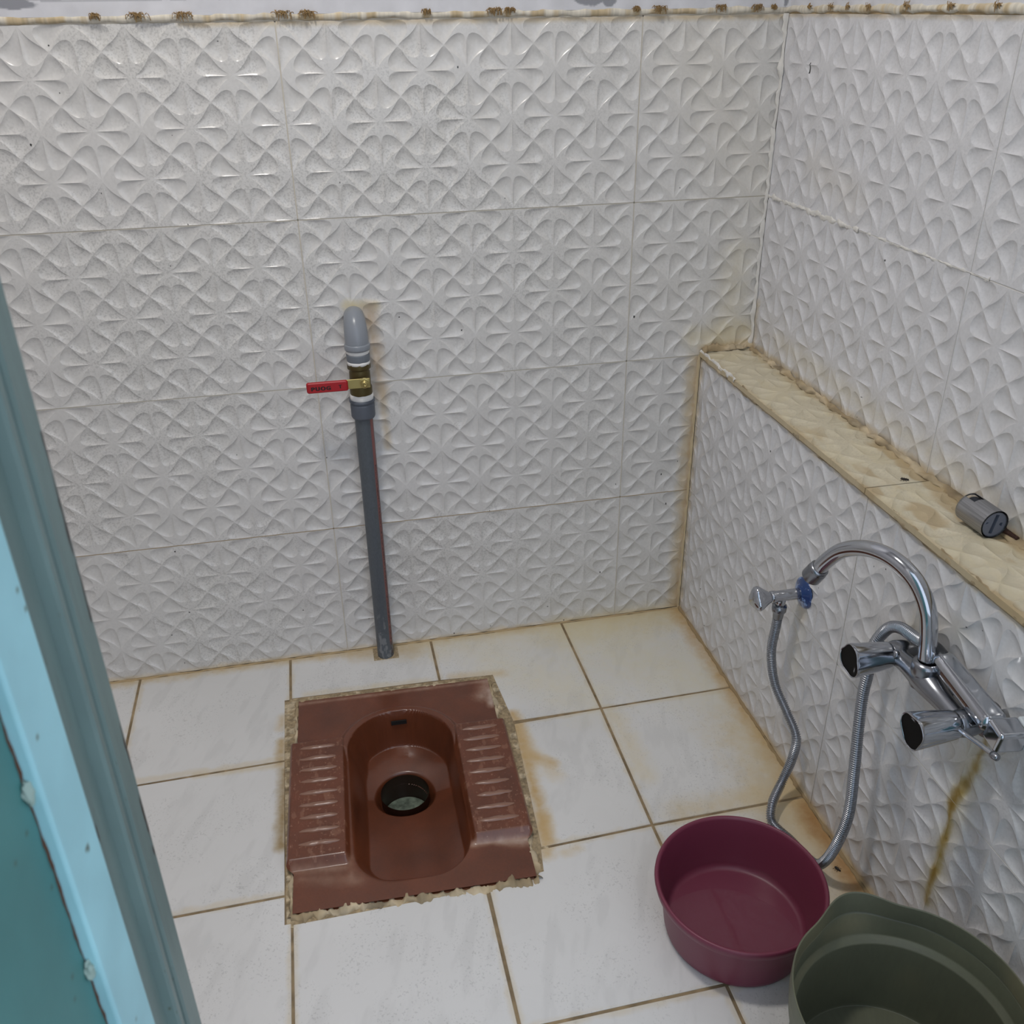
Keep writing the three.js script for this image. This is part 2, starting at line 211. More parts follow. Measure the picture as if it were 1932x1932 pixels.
const glossyTile = (map) => std({ map, roughness: 0.24, metalness: 0 });
const M = {
  back: glossyTile(backMap), right: glossyTile(rightMap), ledge: glossyTile(ledgeMap), shelf: std({ map: shelfMap, roughness: 0.5 }),
  floor: std({ map: floorMap, roughness: 0.4 }), grout: std({ map: groutMap, roughness: 0.95 }), mortar: std({ map: mortarMap, roughness: 0.95 }),
  creamBead: std({ map: tex(1024, 64, (u, v) => { const n = fbm(u * 60, v * 4, 3, 4), k = 0.9 + 0.2 * fbm(u * 300, v * 20, 5, 2), w = sstep(0.4, 0.7, n); return [mix(208, 188, w) * k, mix(201, 170, w) * k, mix(186, 138, w) * k]; }), roughness: 0.92 }),
  whiteGrout: std({ color: 0xd9d6d0, roughness: 0.9 }), paleGrout: std({ color: 0xcbc4b6, roughness: 0.9 }), tanGrout: std({ color: 0xb09a76, roughness: 0.92 }), brownGrout: std({ color: 0x9a8462, roughness: 0.95 }), dirt: std({ color: 0x957a52, roughness: 1 }),
  plaster: std({ map: plasterMap, roughness: 0.85 }), ceiling: std({ color: 0xd8d8da, roughness: 0.9 }), concrete: std({ color: 0x8d8a85, roughness: 0.95 }),
  chrome: std({ color: 0xb9bcc2, metalness: 1, roughness: 0.12 }), dullChrome: std({ color: 0x8f9298, metalness: 1, roughness: 0.27 }), hose: std({ color: 0xa9acb2, metalness: 1, roughness: 0.3 }),
  black: std({ color: 0x07080a, roughness: 0.5, metalness: 0.85 }), slot: std({ color: 0x0c0b0b, roughness: 0.8 }),
};

// ------------------------------------------------------------------ room shell
const X_R = 0.107, X_L = -1.955, Z_F = 1.27, Z_F2 = 1.37, TOP = 1.21, CEIL = 2.32, DX0 = -0.866, DX1 = -0.09;
const rows = [[0.003, 0.303], [0.305, 0.605], [0.607, 0.907], [0.909, 1.209]];
{
  const w = struct('wall_back', 'back wall of embossed white petal tiles below painted plaster');
  mesh('wall_core', box(X_L - 0.1, X_R + 0.15, -0.1, TOP, -0.15, -0.009), M.paleGrout, w);
  const F = { O: [0, 0, 0], U: [1, 0, 0], W: [0, 1, 0], N: [0, 0, 1] }, uv = (u, v) => [(u + 1.5) / TW, v / TH];
  rows.forEach(([a, b], j) => {
    mesh('wall_tile', reliefTile(F, -1.359, a, -1.359, -0.759, a, b, uv), M.back, w);
    mesh('wall_tile', reliefTile(F, -0.757, a, -0.757, -0.157, a, b, uv), M.back, w);
    mesh('wall_tile', reliefTile(F, -0.155, a, -0.155, j < 2 ? -0.001 : X_R - 0.001, a, b, uv), M.back, w);
    mesh('wall_tile', reliefTile(F, -1.961, a, X_L, -1.361, a, b, uv), M.back, w);
    mesh('grout_line', box(X_L, X_R, b - 0.001, b + 0.003, -0.012, -0.0009), j === 0 ? M.tanGrout : M.paleGrout, w);
  });
  for (const x of [-1.36, -0.758, -0.156]) mesh('grout_line', box(x - 0.0015, x + 0.0015, 0, TOP, -0.012, -0.0009), M.paleGrout, w);
  mesh('plaster', metres(box(X_L - 0.1, X_R + 0.15, TOP + 0.009, CEIL, -0.15, 0.002)), M.plaster, w);
  mesh('mortar_fill', box(X_L - 0.1, X_R + 0.15, TOP - 0.001, TOP + 0.01, -0.15, -0.001), M.tanGrout, w);
  mesh('mortar_bead', bead([X_L, TOP + 0.006, -0.001], [X_R, TOP + 0.006, -0.001], [0, 1, 0], [0, 0, 1], 0.0055, 0.0045, 3, 0.4, 260, true), M.creamBead, w);
  mesh('mortar_bead', bead([X_L, -0.001, -0.001], [0, -0.001, -0.001], [0, 1, 0], [0, 0, 1], 0.003, 0.0045, 8, 0.6, 260), M.tanGrout, w);
  mesh('mortar_bead', bead([-0.001, 0, -0.001], [-0.001, 0.607, -0.001], [-1, 0, 0], [0, 0, 1], 0.005, 0.003, 12, 0.5, 140), std({ color: 0xc2b08e, roughness: 0.92 }), w);
  mesh('mortar_bead', bead([X_R - 0.001, 0.61, -0.001], [X_R - 0.001, TOP, -0.001], [-1, 0, 0], [0, 0, 1], 0.006, 0.004, 16, 0.8, 140), M.whiteGrout, w);
  mesh('mortar_bead', bead([0, 0.613, -0.001], [X_R, 0.616, -0.001], [0, 1, 0], [0, 0, 1], 0.01, 0.008, 19, 0.8, 60), M.mortar, w);
  // clumps of dirt and web caught on the bead
  const r = rng(77);
  for (const x of [-1.02, -0.96, -0.895, -0.745, -0.71, -0.52, -0.41, -0.385, -0.17, -0.13, -0.02, 0.045, 0.075]) {
    const g = []; const sz = 0.5 + r() * 0.7; for (let k = 0; k < 44; k++) { const a = r() * 6.28, l = (0.002 + r() * 0.007) * sz, dx = (r() + r() - 1) * 0.011 * sz; g.push(sweep([[x + dx, TOP + 0.009 + r() * 0.004, 0.004], [x + dx + Math.cos(a) * l * 0.6, TOP + 0.01 + r() * 0.005, 0.007 + r() * 0.002], [x + dx + Math.cos(a) * l, TOP + 0.008 + Math.sin(a) * l * 0.8, 0.006]], 0.0003 + r() * 0.0004, 4, 4)); }
    const m = mesh('dirt_tuft', g, M.dirt, w); m.userData.label = 'brown clump of dirt on the bead';
  }
}
{
  const w = struct('wall_right', 'upper right wall of embossed white petal tiles set back behind the ledge');
  mesh('wall_core', box(X_R + 0.009, X_R + 0.15, -0.1, TOP, -0.01, Z_F2), M.paleGrout, w);
  const F = { O: [X_R, 0, 0], U: [0, 0, 1], W: [0, 1, 0], N: [-1, 0, 0] }, uv = (u, v) => [u / 1.35, (v - 0.55) / 0.7];
  for (const [j, [a, b]] of rows.entries()) {
    if (j < 2) continue;
    mesh('wall_tile', reliefTile(F, 0.001, a, 0.001, 0.601, a, b, uv), M.right, w);
    mesh('wall_tile', reliefTile(F, 0.603, a, 0.603, 1.203, a, b, uv), M.right, w);
    mesh('wall_tile', reliefTile(F, 1.205, a, 1.205, Z_F - 0.001, a, b, uv), M.right, w);
  }
  mesh('grout_line', box(X_R + 0.0009, X_R + 0.012, 0.906, 0.91, 0, Z_F), M.whiteGrout, w);
  for (const z of [0.602, 1.204]) mesh('grout_line', box(X_R + 0.0009, X_R + 0.012, 0.61, TOP, z - 0.0015, z + 0.0015), M.whiteGrout, w);
  mesh('mortar_bead', bead([X_R + 0.001, 0.908, 0], [X_R + 0.001, 0.908, 0.32], [0, 1, 0], [-1, 0, 0], 0.0042, 0.0022, 31, 0.9, 240, true, 90), M.whiteGrout, w);
  mesh('mortar_bead', bead([X_R + 0.001, 0.908, 0.32], [X_R + 0.001, 0.908, 0.64], [0, 1, 0], [-1, 0, 0], 0.0022, 0.0016, 33, 1.0, 240, true, 90), M.whiteGrout, w);
  mesh('plaster', metres(box(X_R, X_R + 0.15, TOP + 0.009, CEIL, 0.0, Z_F2)), M.plaster, w);
  mesh('mortar_fill', box(X_R + 0.001, X_R + 0.15, TOP - 0.001, TOP + 0.01, 0, Z_F2), M.tanGrout, w);
  mesh('mortar_bead', bead([X_R + 0.001, TOP + 0.006, 0], [X_R + 0.001, TOP + 0.006, Z_F], [0, 1, 0], [-1, 0, 0], 0.0055, 0.0045, 41, 0.4, 200, true), M.creamBead, w);
  mesh('mortar_bead', bead([X_R, 0.612, 0], [X_R, 0.612, Z_F], [0, 1, 0], [-1, 0, 0], 0.006, 0.008, 44, 0.8, 220), M.mortar, w);
  const r = rng(79);
  for (const z of [0.08, 0.15, 0.2, 0.26, 0.36, 0.46, 0.55]) { const g = []; for (let k = 0; k < 22; k++) { const a = r() * 6.28, l = 0.002 + r() * 0.006, d = (r() - 0.5) * 0.01; g.push(sweep([[X_R - 0.003, TOP + 0.009, z + d], [X_R - 0.006, TOP + 0.011, z + d + Math.cos(a) * l * 0.6], [X_R - 0.005, TOP + 0.009 + Math.sin(a) * l, z + d + Math.cos(a) * l]], 0.0003 + r() * 0.0004, 4, 4)); } mesh('dirt_tuft', g, M.dirt, w); }
}
{
  const w = struct('wall_right_lower', 'lower right half wall of embossed white tiles capped by a stained ledge');
  mesh('wall_core', box(0.009, X_R + 0.02, -0.1, 0.6, 0.0, Z_F), M.paleGrout, w);
  const F = { O: [0, 0, 0], U: [0, 0, 1], W: [0, 1, 0], N: [-1, 0, 0] }, uv = (u, v) => [u / 1.35, v / 0.65];
  for (const [j, [a, b]] of rows.entries()) {
    if (j > 1) continue;
    mesh('wall_tile', reliefTile(F, 0.027, a, 0.027, 0.627, a, b, uv), M.ledge, w);
    mesh('wall_tile', reliefTile(F, 0.629, a, 0.629, 1.229, a, b, uv), M.ledge, w);
    mesh('wall_tile', reliefTile(F, -0.575, a, 0.002, 0.025, a, b, uv), M.ledge, w);
    mesh('wall_tile', reliefTile(F, 1.231, a, 1.231, Z_F - 0.001, a, b, uv), M.ledge, w);
    mesh('grout_line', box(0.0009, 0.012, b - 0.001, b + 0.003, 0, Z_F), M.paleGrout, w);
  }
  for (const z of [0.026, 0.628, 1.23]) mesh('grout_line', box(0.0009, 0.012, 0, 0.605, z - 0.0015, z + 0.0015), M.paleGrout, w);
  const G = { O: [0, 0.6137, 0], U: [0, 0, 1], W: [1, 0, 0], N: [0, 1, 0] }, uw = (u, v) => [u / 1.35, (v + 0.005) / 0.127];
  for (const [b, u0, u1] of [[-0.04, 0.001, 0.622], [0.624, 0.624, 1.222], [1.224, 1.224, Z_F - 0.001]]) { const m = mesh('ledge_tile', reliefTile(G, b === -0.04 ? 0.022 - 0.075 : b, -0.02, u0, u1, -0.004, X_R, uw), M.shelf, w); m.userData.label = 'cream stained tile on top of the ledge'; }
  mesh('mortar_bead', bead([0, 0.606, 0.001], [0, 0.606, Z_F], [0, 1, 0], [-1, 0, 0], 0.0055, 0.0032, 51, 0.7, 260, true), M.mortar, w);
  mesh('ledge_bed', box(0.0, X_R, 0.6, 0.6055, 0.0, Z_F), M.mortar, w);
  mesh('mortar_bead', bead([-0.0005, 0.612, 0.002], [-0.0005, 0.612, 0.17], [0, 1, 0], [-1, 0, 0], 0.004, 0.0035, 54, 0.9, 60, true), M.whiteGrout, w);
  mesh('mortar_bead', bead([0, 0, 0.001], [0, 0, Z_F], [0, 1, 0], [-1, 0, 0], 0.0035, 0.005, 57, 0.6, 260), M.brownGrout, w);
}
{
  const l = struct('wall_left', 'plain left wall');
  mesh('wall_panel', box(X_L - 0.12, X_L, -0.1, CEIL, -0.01, Z_F2), M.plaster, l);
  const f = struct('wall_front', 'front wall with the doorway');
  mesh('wall_panel', box(X_L - 0.12, DX0 - 0.035, -0.1, CEIL, Z_F, Z_F2), M.plaster, f);
  mesh('wall_panel', box(DX1 + 0.035, X_R + 0.15, -0.1, CEIL, Z_F, Z_F2), M.plaster, f);
  mesh('wall_panel', box(DX0 - 0.035, DX1 + 0.035, 2.03, CEIL, Z_F, Z_F2), M.plaster, f);
  const c = struct('ceiling', 'white ceiling'); mesh('ceiling_slab', box(X_L - 0.12, X_R + 0.15, CEIL, CEIL + 0.12, -0.15, Z_F2), M.ceiling, c);
  const o = struct('ground', 'concrete ground outside the doorway'); mesh('ground_slab', box(-6, 6, -0.12, -0.004, Z_F2, 9), M.concrete, o);
}
// ------------------------------------------------------------------ floor: tiles cut round the squat pan, in a bed of brown grout
const PAN = [-0.681, 0.417], PANROT = 0.031;
{
  const f = struct('floor', 'floor of white marbled square tiles with brown joints');
  const sh = new THREE.Shape([[X_L, 0], [0.02, 0], [0.02, -Z_F2], [X_L, -Z_F2]].map((p) => new THREE.Vector2(...p)));
  sh.holes.push(new THREE.Path([[-0.86, -0.17], [-0.86, -0.64], [-0.5, -0.64], [-0.5, -0.17]].map((p) => new THREE.Vector2(...p))));
  const slab = new THREE.ExtrudeGeometry(sh, { depth: 0.1, bevelEnabled: false }); slab.rotateX(-Math.PI / 2); slab.translate(0, -0.1016, 0);
  mesh('grout_bed', slab, M.grout, f);
  const xs = [X_L, -1.787, -1.487, -1.185, -0.8805, -0.578, -0.280, 0], zs = [0.001, 0.307, 0.615, 0.917, 1.219, Z_F2];
  const jit = (i, j) => { const r = rng((i - 2) * 31 + j * 7 + 505); const x = xs[i], z = zs[j]; return [x + (i && i < 7 ? (r() - 0.5) * 0.004 : 0), z + (j && j < 5 ? -0.018 * (x + 0.28) * (j < 3 ? 1 : 0.6) - 0.004 + (r() - 0.5) * 0.003 : 0)]; };
  const g = 0.0025;
  const tileGeo = (pts) => {
    const s = new THREE.Shape(pts.map(([x, z]) => new THREE.Vector2(x, -z))), e = new THREE.ExtrudeGeometry(s, { depth: 0.007, bevelEnabled: true, bevelThickness: 0.0008, bevelSize: 0.0008, bevelOffset: -0.0008, bevelSegments: 1 });
    e.rotateX(-Math.PI / 2); e.translate(0, -0.0078, 0);
    const p = e.attributes.position, u = e.attributes.uv; for (let i = 0; i < p.count; i++) u.setXY(i, (p.getX(i) - FX0) / FS, p.getZ(i) / FS);
    return e;
  };
  // the pan's opening in the tiling (slightly turned square)
  const hole = { x0: -0.892, x1: -0.456, z0: 0.138, z1: 0.676 };
  for (let i = 0; i < 7; i++) for (let j = 0; j < 5; j++) {
    const a = jit(i, j), b = jit(i + 1, j), c = jit(i + 1, j + 1), d = jit(i, j + 1);
    let q = [[a[0] + g, a[1] + g], [b[0] - g, b[1] + g], [c[0] - g, c[1] - g], [d[0] + g, d[1] - g]];
    const X0 = q[0][0], X1 = q[1][0], Z0 = Math.max(q[0][1], q[1][1]), Z1 = Math.min(q[2][1], q[3][1]), h = hole;
    const ov = X1 > h.x0 && X0 < h.x1 && Z1 > h.z0 && Z0 < h.z1;
    if (ov) {
      const L = X0 < h.x0, R = X1 > h.x1, T = Z0 < h.z0, B = Z1 > h.z1;
      if (L && h.x0 - X0 > 0.2) { if (T && !B) q = [q[0], q[1], [q[1][0], h.z0], [h.x0, h.z0], [h.x0, q[2][1]], q[3]]; else if (B && !T) q = [q[0], [h.x0, q[1][1]], [h.x0, h.z1], [q[2][0], h.z1], q[2], q[3]]; else q = [q[0], [h.x0, q[1][1]], [h.x0, q[2][1]], q[3]]; }
      else if (R) { if (T && !B) q = [q[0], q[1], q[2], [h.x1, q[2][1]], [h.x1 - 0.012, h.z0 + 0.012], [q[0][0], h.z0 + 0.004]]; else if (B && !T) q = [[h.x1 - 0.022, q[0][1]], q[1], q[2], q[3], [q[3][0], h.z1], [h.x1 - 0.028, h.z1 - 0.012]]; else q = [[h.x1, q[0][1]], q[1], q[2], [h.x1 - 0.02, q[3][1]]]; }
      else if (T && !B) q = [q[0], q[1], [q[1][0], h.z0 + 0.004], [q[0][0], h.z0 - 0.004]];
      else if (B && !T) q = [[q[0][0], h.z1 + 0.003], [q[1][0], h.z1], q[2], q[3]];
      else continue;
    }
    mesh('floor_tile', tileGeo(q), M.floor, f);
  }
  // mortar round the pan, ragged where it was trowelled over the edge, and the patch at the foot of the pipe
  const loc = (x, z) => [PAN[0] + x * Math.cos(PANROT) - z * Math.sin(PANROT), -0.001, PAN[1] + x * Math.sin(PANROT) + z * Math.cos(PANROT)];
  const ringS = new THREE.Shape([[-0.894, -0.136], [-0.454, -0.15], [-0.4655, -0.655], [-0.476, -0.66], [-0.48, -0.678], [-0.889, -0.684]].map((p) => new THREE.Vector2(...p)));
  ringS.holes.push(new THREE.Path([[-0.185, -0.24], [-0.185, 0.24], [0.185, 0.24], [0.185, -0.24]].map(([x, z]) => { const q = loc(x, z); return new THREE.Vector2(q[0], -q[2]); })));
  const ring = new THREE.ExtrudeGeometry(ringS, { depth: 0.004, bevelEnabled: false }).rotateX(-Math.PI / 2).translate(0, -0.0046, 0); { const p = ring.attributes.position, u = ring.attributes.uv; for (let i = 0; i < p.count; i++) u.setXY(i, p.getX(i) * 4, p.getZ(i) * 4); }
  mesh('mortar_bed', ring, M.mortar, f);
  const hw = 0.1935, hd = 0.2555, e1 = [Math.cos(PANROT), 0, Math.sin(PANROT)], e2 = [-Math.sin(PANROT), 0, Math.cos(PANROT)];
  mesh('mortar_bed', bead(loc(-hw, -hd), loc(hw, -hd), e2, [0, 1, 0], 0.006, 0.0065, 61, 0.9, 160, true, 90), M.mortar, f);
  mesh('mortar_bed', bead(loc(-hw, hd), loc(hw, hd), e2, [0, 1, 0], 0.008, 0.007, 63, 1.0, 160, true, 90), M.mortar, f);
  mesh('mortar_bed', bead(loc(-hw, -hd), loc(-hw, hd), e1, [0, 1, 0], 0.0045, 0.006, 65, 0.8, 160, true, 90), M.mortar, f);
  mesh('mortar_bed', bead(loc(hw, -hd), loc(hw, hd), e1, [0, 1, 0], 0.0055, 0.0065, 67, 0.9, 160, true, 90), M.mortar, f);
  mesh('mortar_patch', box(-0.705, -0.652, -0.004, 0.0012, 0.004, 0.048, 0.0006), M.mortar, f);
}

// ------------------------------------------------------------------ squat pan
{
  const pan = thing('squat_pan', 'reddish brown glazed ceramic squat toilet pan with ribbed footrests set in the floor', 'squat toilet', [PAN[0], 0, PAN[1]]);
  pan.rotation.y = -PANROT;
  const HW = 0.196, HD = 0.254, HOLE = [0.0, -0.05], HR = 0.045;
  const bowlD = (x, z) => {                                        // signed distance to the bowl's outline, negative inside
    const cz = 0.0225, bz = 0.1975, r = z < cz ? 0.093 : 0.07, bx = 0.0955, qx = Math.abs(x) - bx + r, qz = Math.abs(z - cz) - bz + r;
    return Math.min(Math.max(qx, qz), 0) + Math.hypot(Math.max(qx, 0), Math.max(qz, 0)) - r;
  };
  const hwAt = (z) => 0.1905 + 0.0115 * Math.min(sstep(-0.13, -0.118, z), sstep(0.18, 0.164, z));
  const foot = (x, z) => { const ax = Math.abs(x), s = x < 0 ? 0 : 0.004; return Math.min(sstep(0.098, 0.108, ax), sstep(hwAt(z) + 0.006, hwAt(z) - 0.005, ax)) * Math.min(sstep(-0.126 + s, -0.116 + s, z), sstep(0.175, 0.158, z)); };
  const height = (x, z) => {
    const edge = Math.min(hwAt(z) - Math.abs(x), HD - Math.abs(z)); let y = 0.002 + 0.005 * sstep(0, 0.006, edge) + 0.0006 * (fbm(x * 30 + 9, z * 30 + 9, 2, 2) - 0.5);
    const d = bowlD(x, z);
    y += 0.0095 * sstep(0.026, 0.013, d) * sstep(0.0, 0.003, d) * sstep(-0.06, -0.1, z);                          // hood ring at the back
    y -= 0.003 * sstep(0.03, 0.0, d) * sstep(0.1, 0.2, z);
    const fr = foot(x, z); y = Math.max(y, 0.007 + 0.0135 * fr);
    if (d < 0.004) {
      const back = sstep(-0.1, -0.15, z), wall = mix(mix(0.026, 0.009, sstep(-0.04, 0.05, x)), 0.009, back), s = sstep(0.004, -wall, d);
      const D = z < HOLE[1] ? mix(0.088, 0.066, sstep(HOLE[1], -0.17, z)) : mix(0.088, 0.02, Math.pow(clamp((z - HOLE[1]) / 0.27), 1.15));
      const hx = Math.hypot(x - HOLE[0], z - HOLE[1]);
      y = mix(y, -D + 0.012 * Math.pow(Math.abs(x) / 0.09, 2.5) * (1 - back), s) - 0.016 * sstep(HR + 0.014, HR - 0.002, hx);
    }
    return y;
  };
  const NX = 220, NZ = 280, P = [], N = [], UV = [], reg = [];
  for (let j = 0; j <= NZ; j++) for (let i = 0; i <= NX; i++) {
    let z = (j / NZ * 2 - 1) * HD, x = (i / NX * 2 - 1) * hwAt(z); const hx = x - HOLE[0], hz = z - HOLE[1], hd = Math.hypot(hx, hz);
    if (Math.abs(hd - HR) < 0.0013) { x = HOLE[0] + hx / hd * HR; z = HOLE[1] + hz / hd * HR; }
    const e = 0.0009, y = height(x, z), gx = (height(x + e, z) - height(x - e, z)) / (2 * e), gz = (height(x, z + e) - height(x, z - e)) / (2 * e), l = 1 / Math.hypot(gx, 1, gz);
    P.push(x, y, z); N.push(-gx * l, l, -gz * l); UV.push((x + HW) / (2 * HW), (z + HD) / (2 * HD));
  }
  const idx = { rim: [], rimF: [], bowl: [], footL: [], footR: [] };
  for (let j = 0; j < NZ; j++) for (let i = 0; i < NX; i++) {
    const a = j * (NX + 1) + i, b = a + 1, c = a + NX + 1, d = c + 1, cx = (P[3 * a] + P[3 * d]) / 2, cz = (P[3 * a + 2] + P[3 * d + 2]) / 2;
    if (Math.hypot(cx - HOLE[0], cz - HOLE[1]) < HR - 0.0004) continue;
    const k = foot(cx, cz) > 0.01 ? (cx < 0 ? 'footL' : 'footR') : bowlD(cx, cz) < 0.003 ? 'bowl' : cz < 0.02 ? 'rim' : 'rimF';
    idx[k].push(a, c, b, b, c, d);
  }
  const part = (ix) => { const m = new Map(), p = [], n = [], u = []; const id = ix.map((q) => { if (!m.has(q)) { m.set(q, p.length / 3); p.push(P[3 * q], P[3 * q + 1], P[3 * q + 2]); n.push(N[3 * q], N[3 * q + 1], N[3 * q + 2]); u.push(UV[2 * q], UV[2 * q + 1]); } return m.get(q); }); return rawGeo(p, n, u, id); };
  const scale = [[0.17, -0.2, 0.19, -0.235, 0.024, 0.55], [0.186, -0.17, 0.19, -0.215, 0.014, 0.8], [0.1, 0.172, 0.19, 0.178, 0.01, 0.6], [0.15, 0.178, 0.19, 0.186, 0.014, 0.5], [-0.19, 0.17, -0.11, 0.18, 0.012, 0.35], [-0.19, -0.245, 0.19, -0.247, 0.008, 0.45], [-0.18, 0.19, -0.09, 0.21, 0.02, 0.25], [-0.1, 0.16, -0.1, 0.21, 0.012, 0.2]];
  const panMap = tex(640, 820, (u, v) => {
    const x = (u * 2 - 1) * HW, z = (v * 2 - 1) * HD, n = fbm(x * 22, z * 22, 91, 4), g = fbm(x * 420, z * 420, 93, 2), s = fbm(x * 130, z * 60, 95, 3);
    const k = 0.86 + 0.26 * n + 0.1 * (g - 0.5), c = [101 * k, 54 * k, 33 * k];
    const fr = foot(x, z); if (fr > 0.5) { const w = 0.35 * sstep(0.6, 0.74, s) + 0.5 * sstep(0.77, 0.82, fbm(x * 240, z * 240, 97, 2)); c[0] = mix(c[0], 196, w * 0.6); c[1] = mix(c[1], 168, w * 0.6); c[2] = mix(c[2], 150, w * 0.6); }
    return stain(c, x, z, scale.map((q) => [...q, 196, 180, 168]), 700);
  });
  const glazed = phy({ map: panMap, roughness: 0.34, clearcoat: 0.35, clearcoatRoughness: 0.12 });
  mesh('rim', part(idx.rim), glazed, pan); mesh('rim', part(idx.rimF), glazed, pan);
  mesh('bowl', part(idx.bowl), glazed, pan);
  const skirt = mesh('side_skirt', [box(-0.1905, 0.1905, -0.03, 0.003, -HD, -HD + 0.004), box(-0.1905, 0.1905, -0.03, 0.003, HD - 0.004, HD), box(-0.1905, -0.1865, -0.03, 0.003, -HD, HD), box(0.1865, 0.1905, -0.03, 0.003, -HD, HD), box(-0.2015, -0.186, -0.03, 0.0125, -0.116, 0.162, 0.002), box(0.186, 0.2015, -0.03, 0.0125, -0.116, 0.162, 0.002)], glazed, pan);
  const scaleMat = phy({ color: 0x85604e, roughness: 0.34, clearcoat: 0.4, clearcoatRoughness: 0.2 });
  for (const s of [-1, 1]) {
    const f = mesh('footrest', part(s < 0 ? idx.footL : idx.footR), glazed, pan);
    for (let k = 0; k < 9; k++) {
      const z = (s < 0 ? -0.098 : -0.094) + k * 0.0288, r = rng(k + (s > 0 ? 40 : 9));
      const len = 0.032 + r() * 0.004, g = new THREE.SphereGeometry(1, 20, 10); g.scale(len, 0.0034, 0.0052);
      const p = g.attributes.position; for (let i = 0; i < p.count; i++) { const x = p.getX(i), w = 1 + 0.5 * (fbm(x * 160, k + s, 5, 2) - 0.5); p.setXYZ(i, x, p.getY(i) * w, p.getZ(i) * w + 0.0016 * (vn(x * 120, k, 9) - 0.5)); } g.computeVertexNormals();
      g.translate(s * (0.15 + (r() - 0.5) * 0.004), 0.0203, z); mesh('ridge', g, scaleMat, f);
    }
  }
  const hy = -0.104;
  mesh('drain_throat', lathe([[HR + 0.0004, hy + 0.03], [HR, hy], [HR - 0.001, -0.19], [HR - 0.002, -0.26], [0, -0.262]], [HOLE[0], 0, HOLE[1]], V(0, 1, 0), 56), std({ color: 0x2c1a12, roughness: 0.35, side: THREE.DoubleSide }), pan);
  const wm = tex(128, 128, (u, v) => { const n = fbm(u * 9, v * 9, 3, 4), k = 0.6 + 0.8 * n; return [112 * k, 122 * k, 108 * k]; });
  const wt = mesh('drain_water', new THREE.CircleGeometry(HR - 0.0012, 40).rotateX(-Math.PI / 2).translate(HOLE[0], -0.13, HOLE[1]), std({ map: wm, roughness: 0.12 }), pan); wt.userData.label = 'grey green water standing in the drain';
  const pl = mesh('maker_plate', box(-0.015 + 0.002, 0.015 + 0.002, -0.012, -0.0035, -0.1722, -0.1695), M.slot, pan); pl.userData.label = 'small black rectangle under the hood';
}

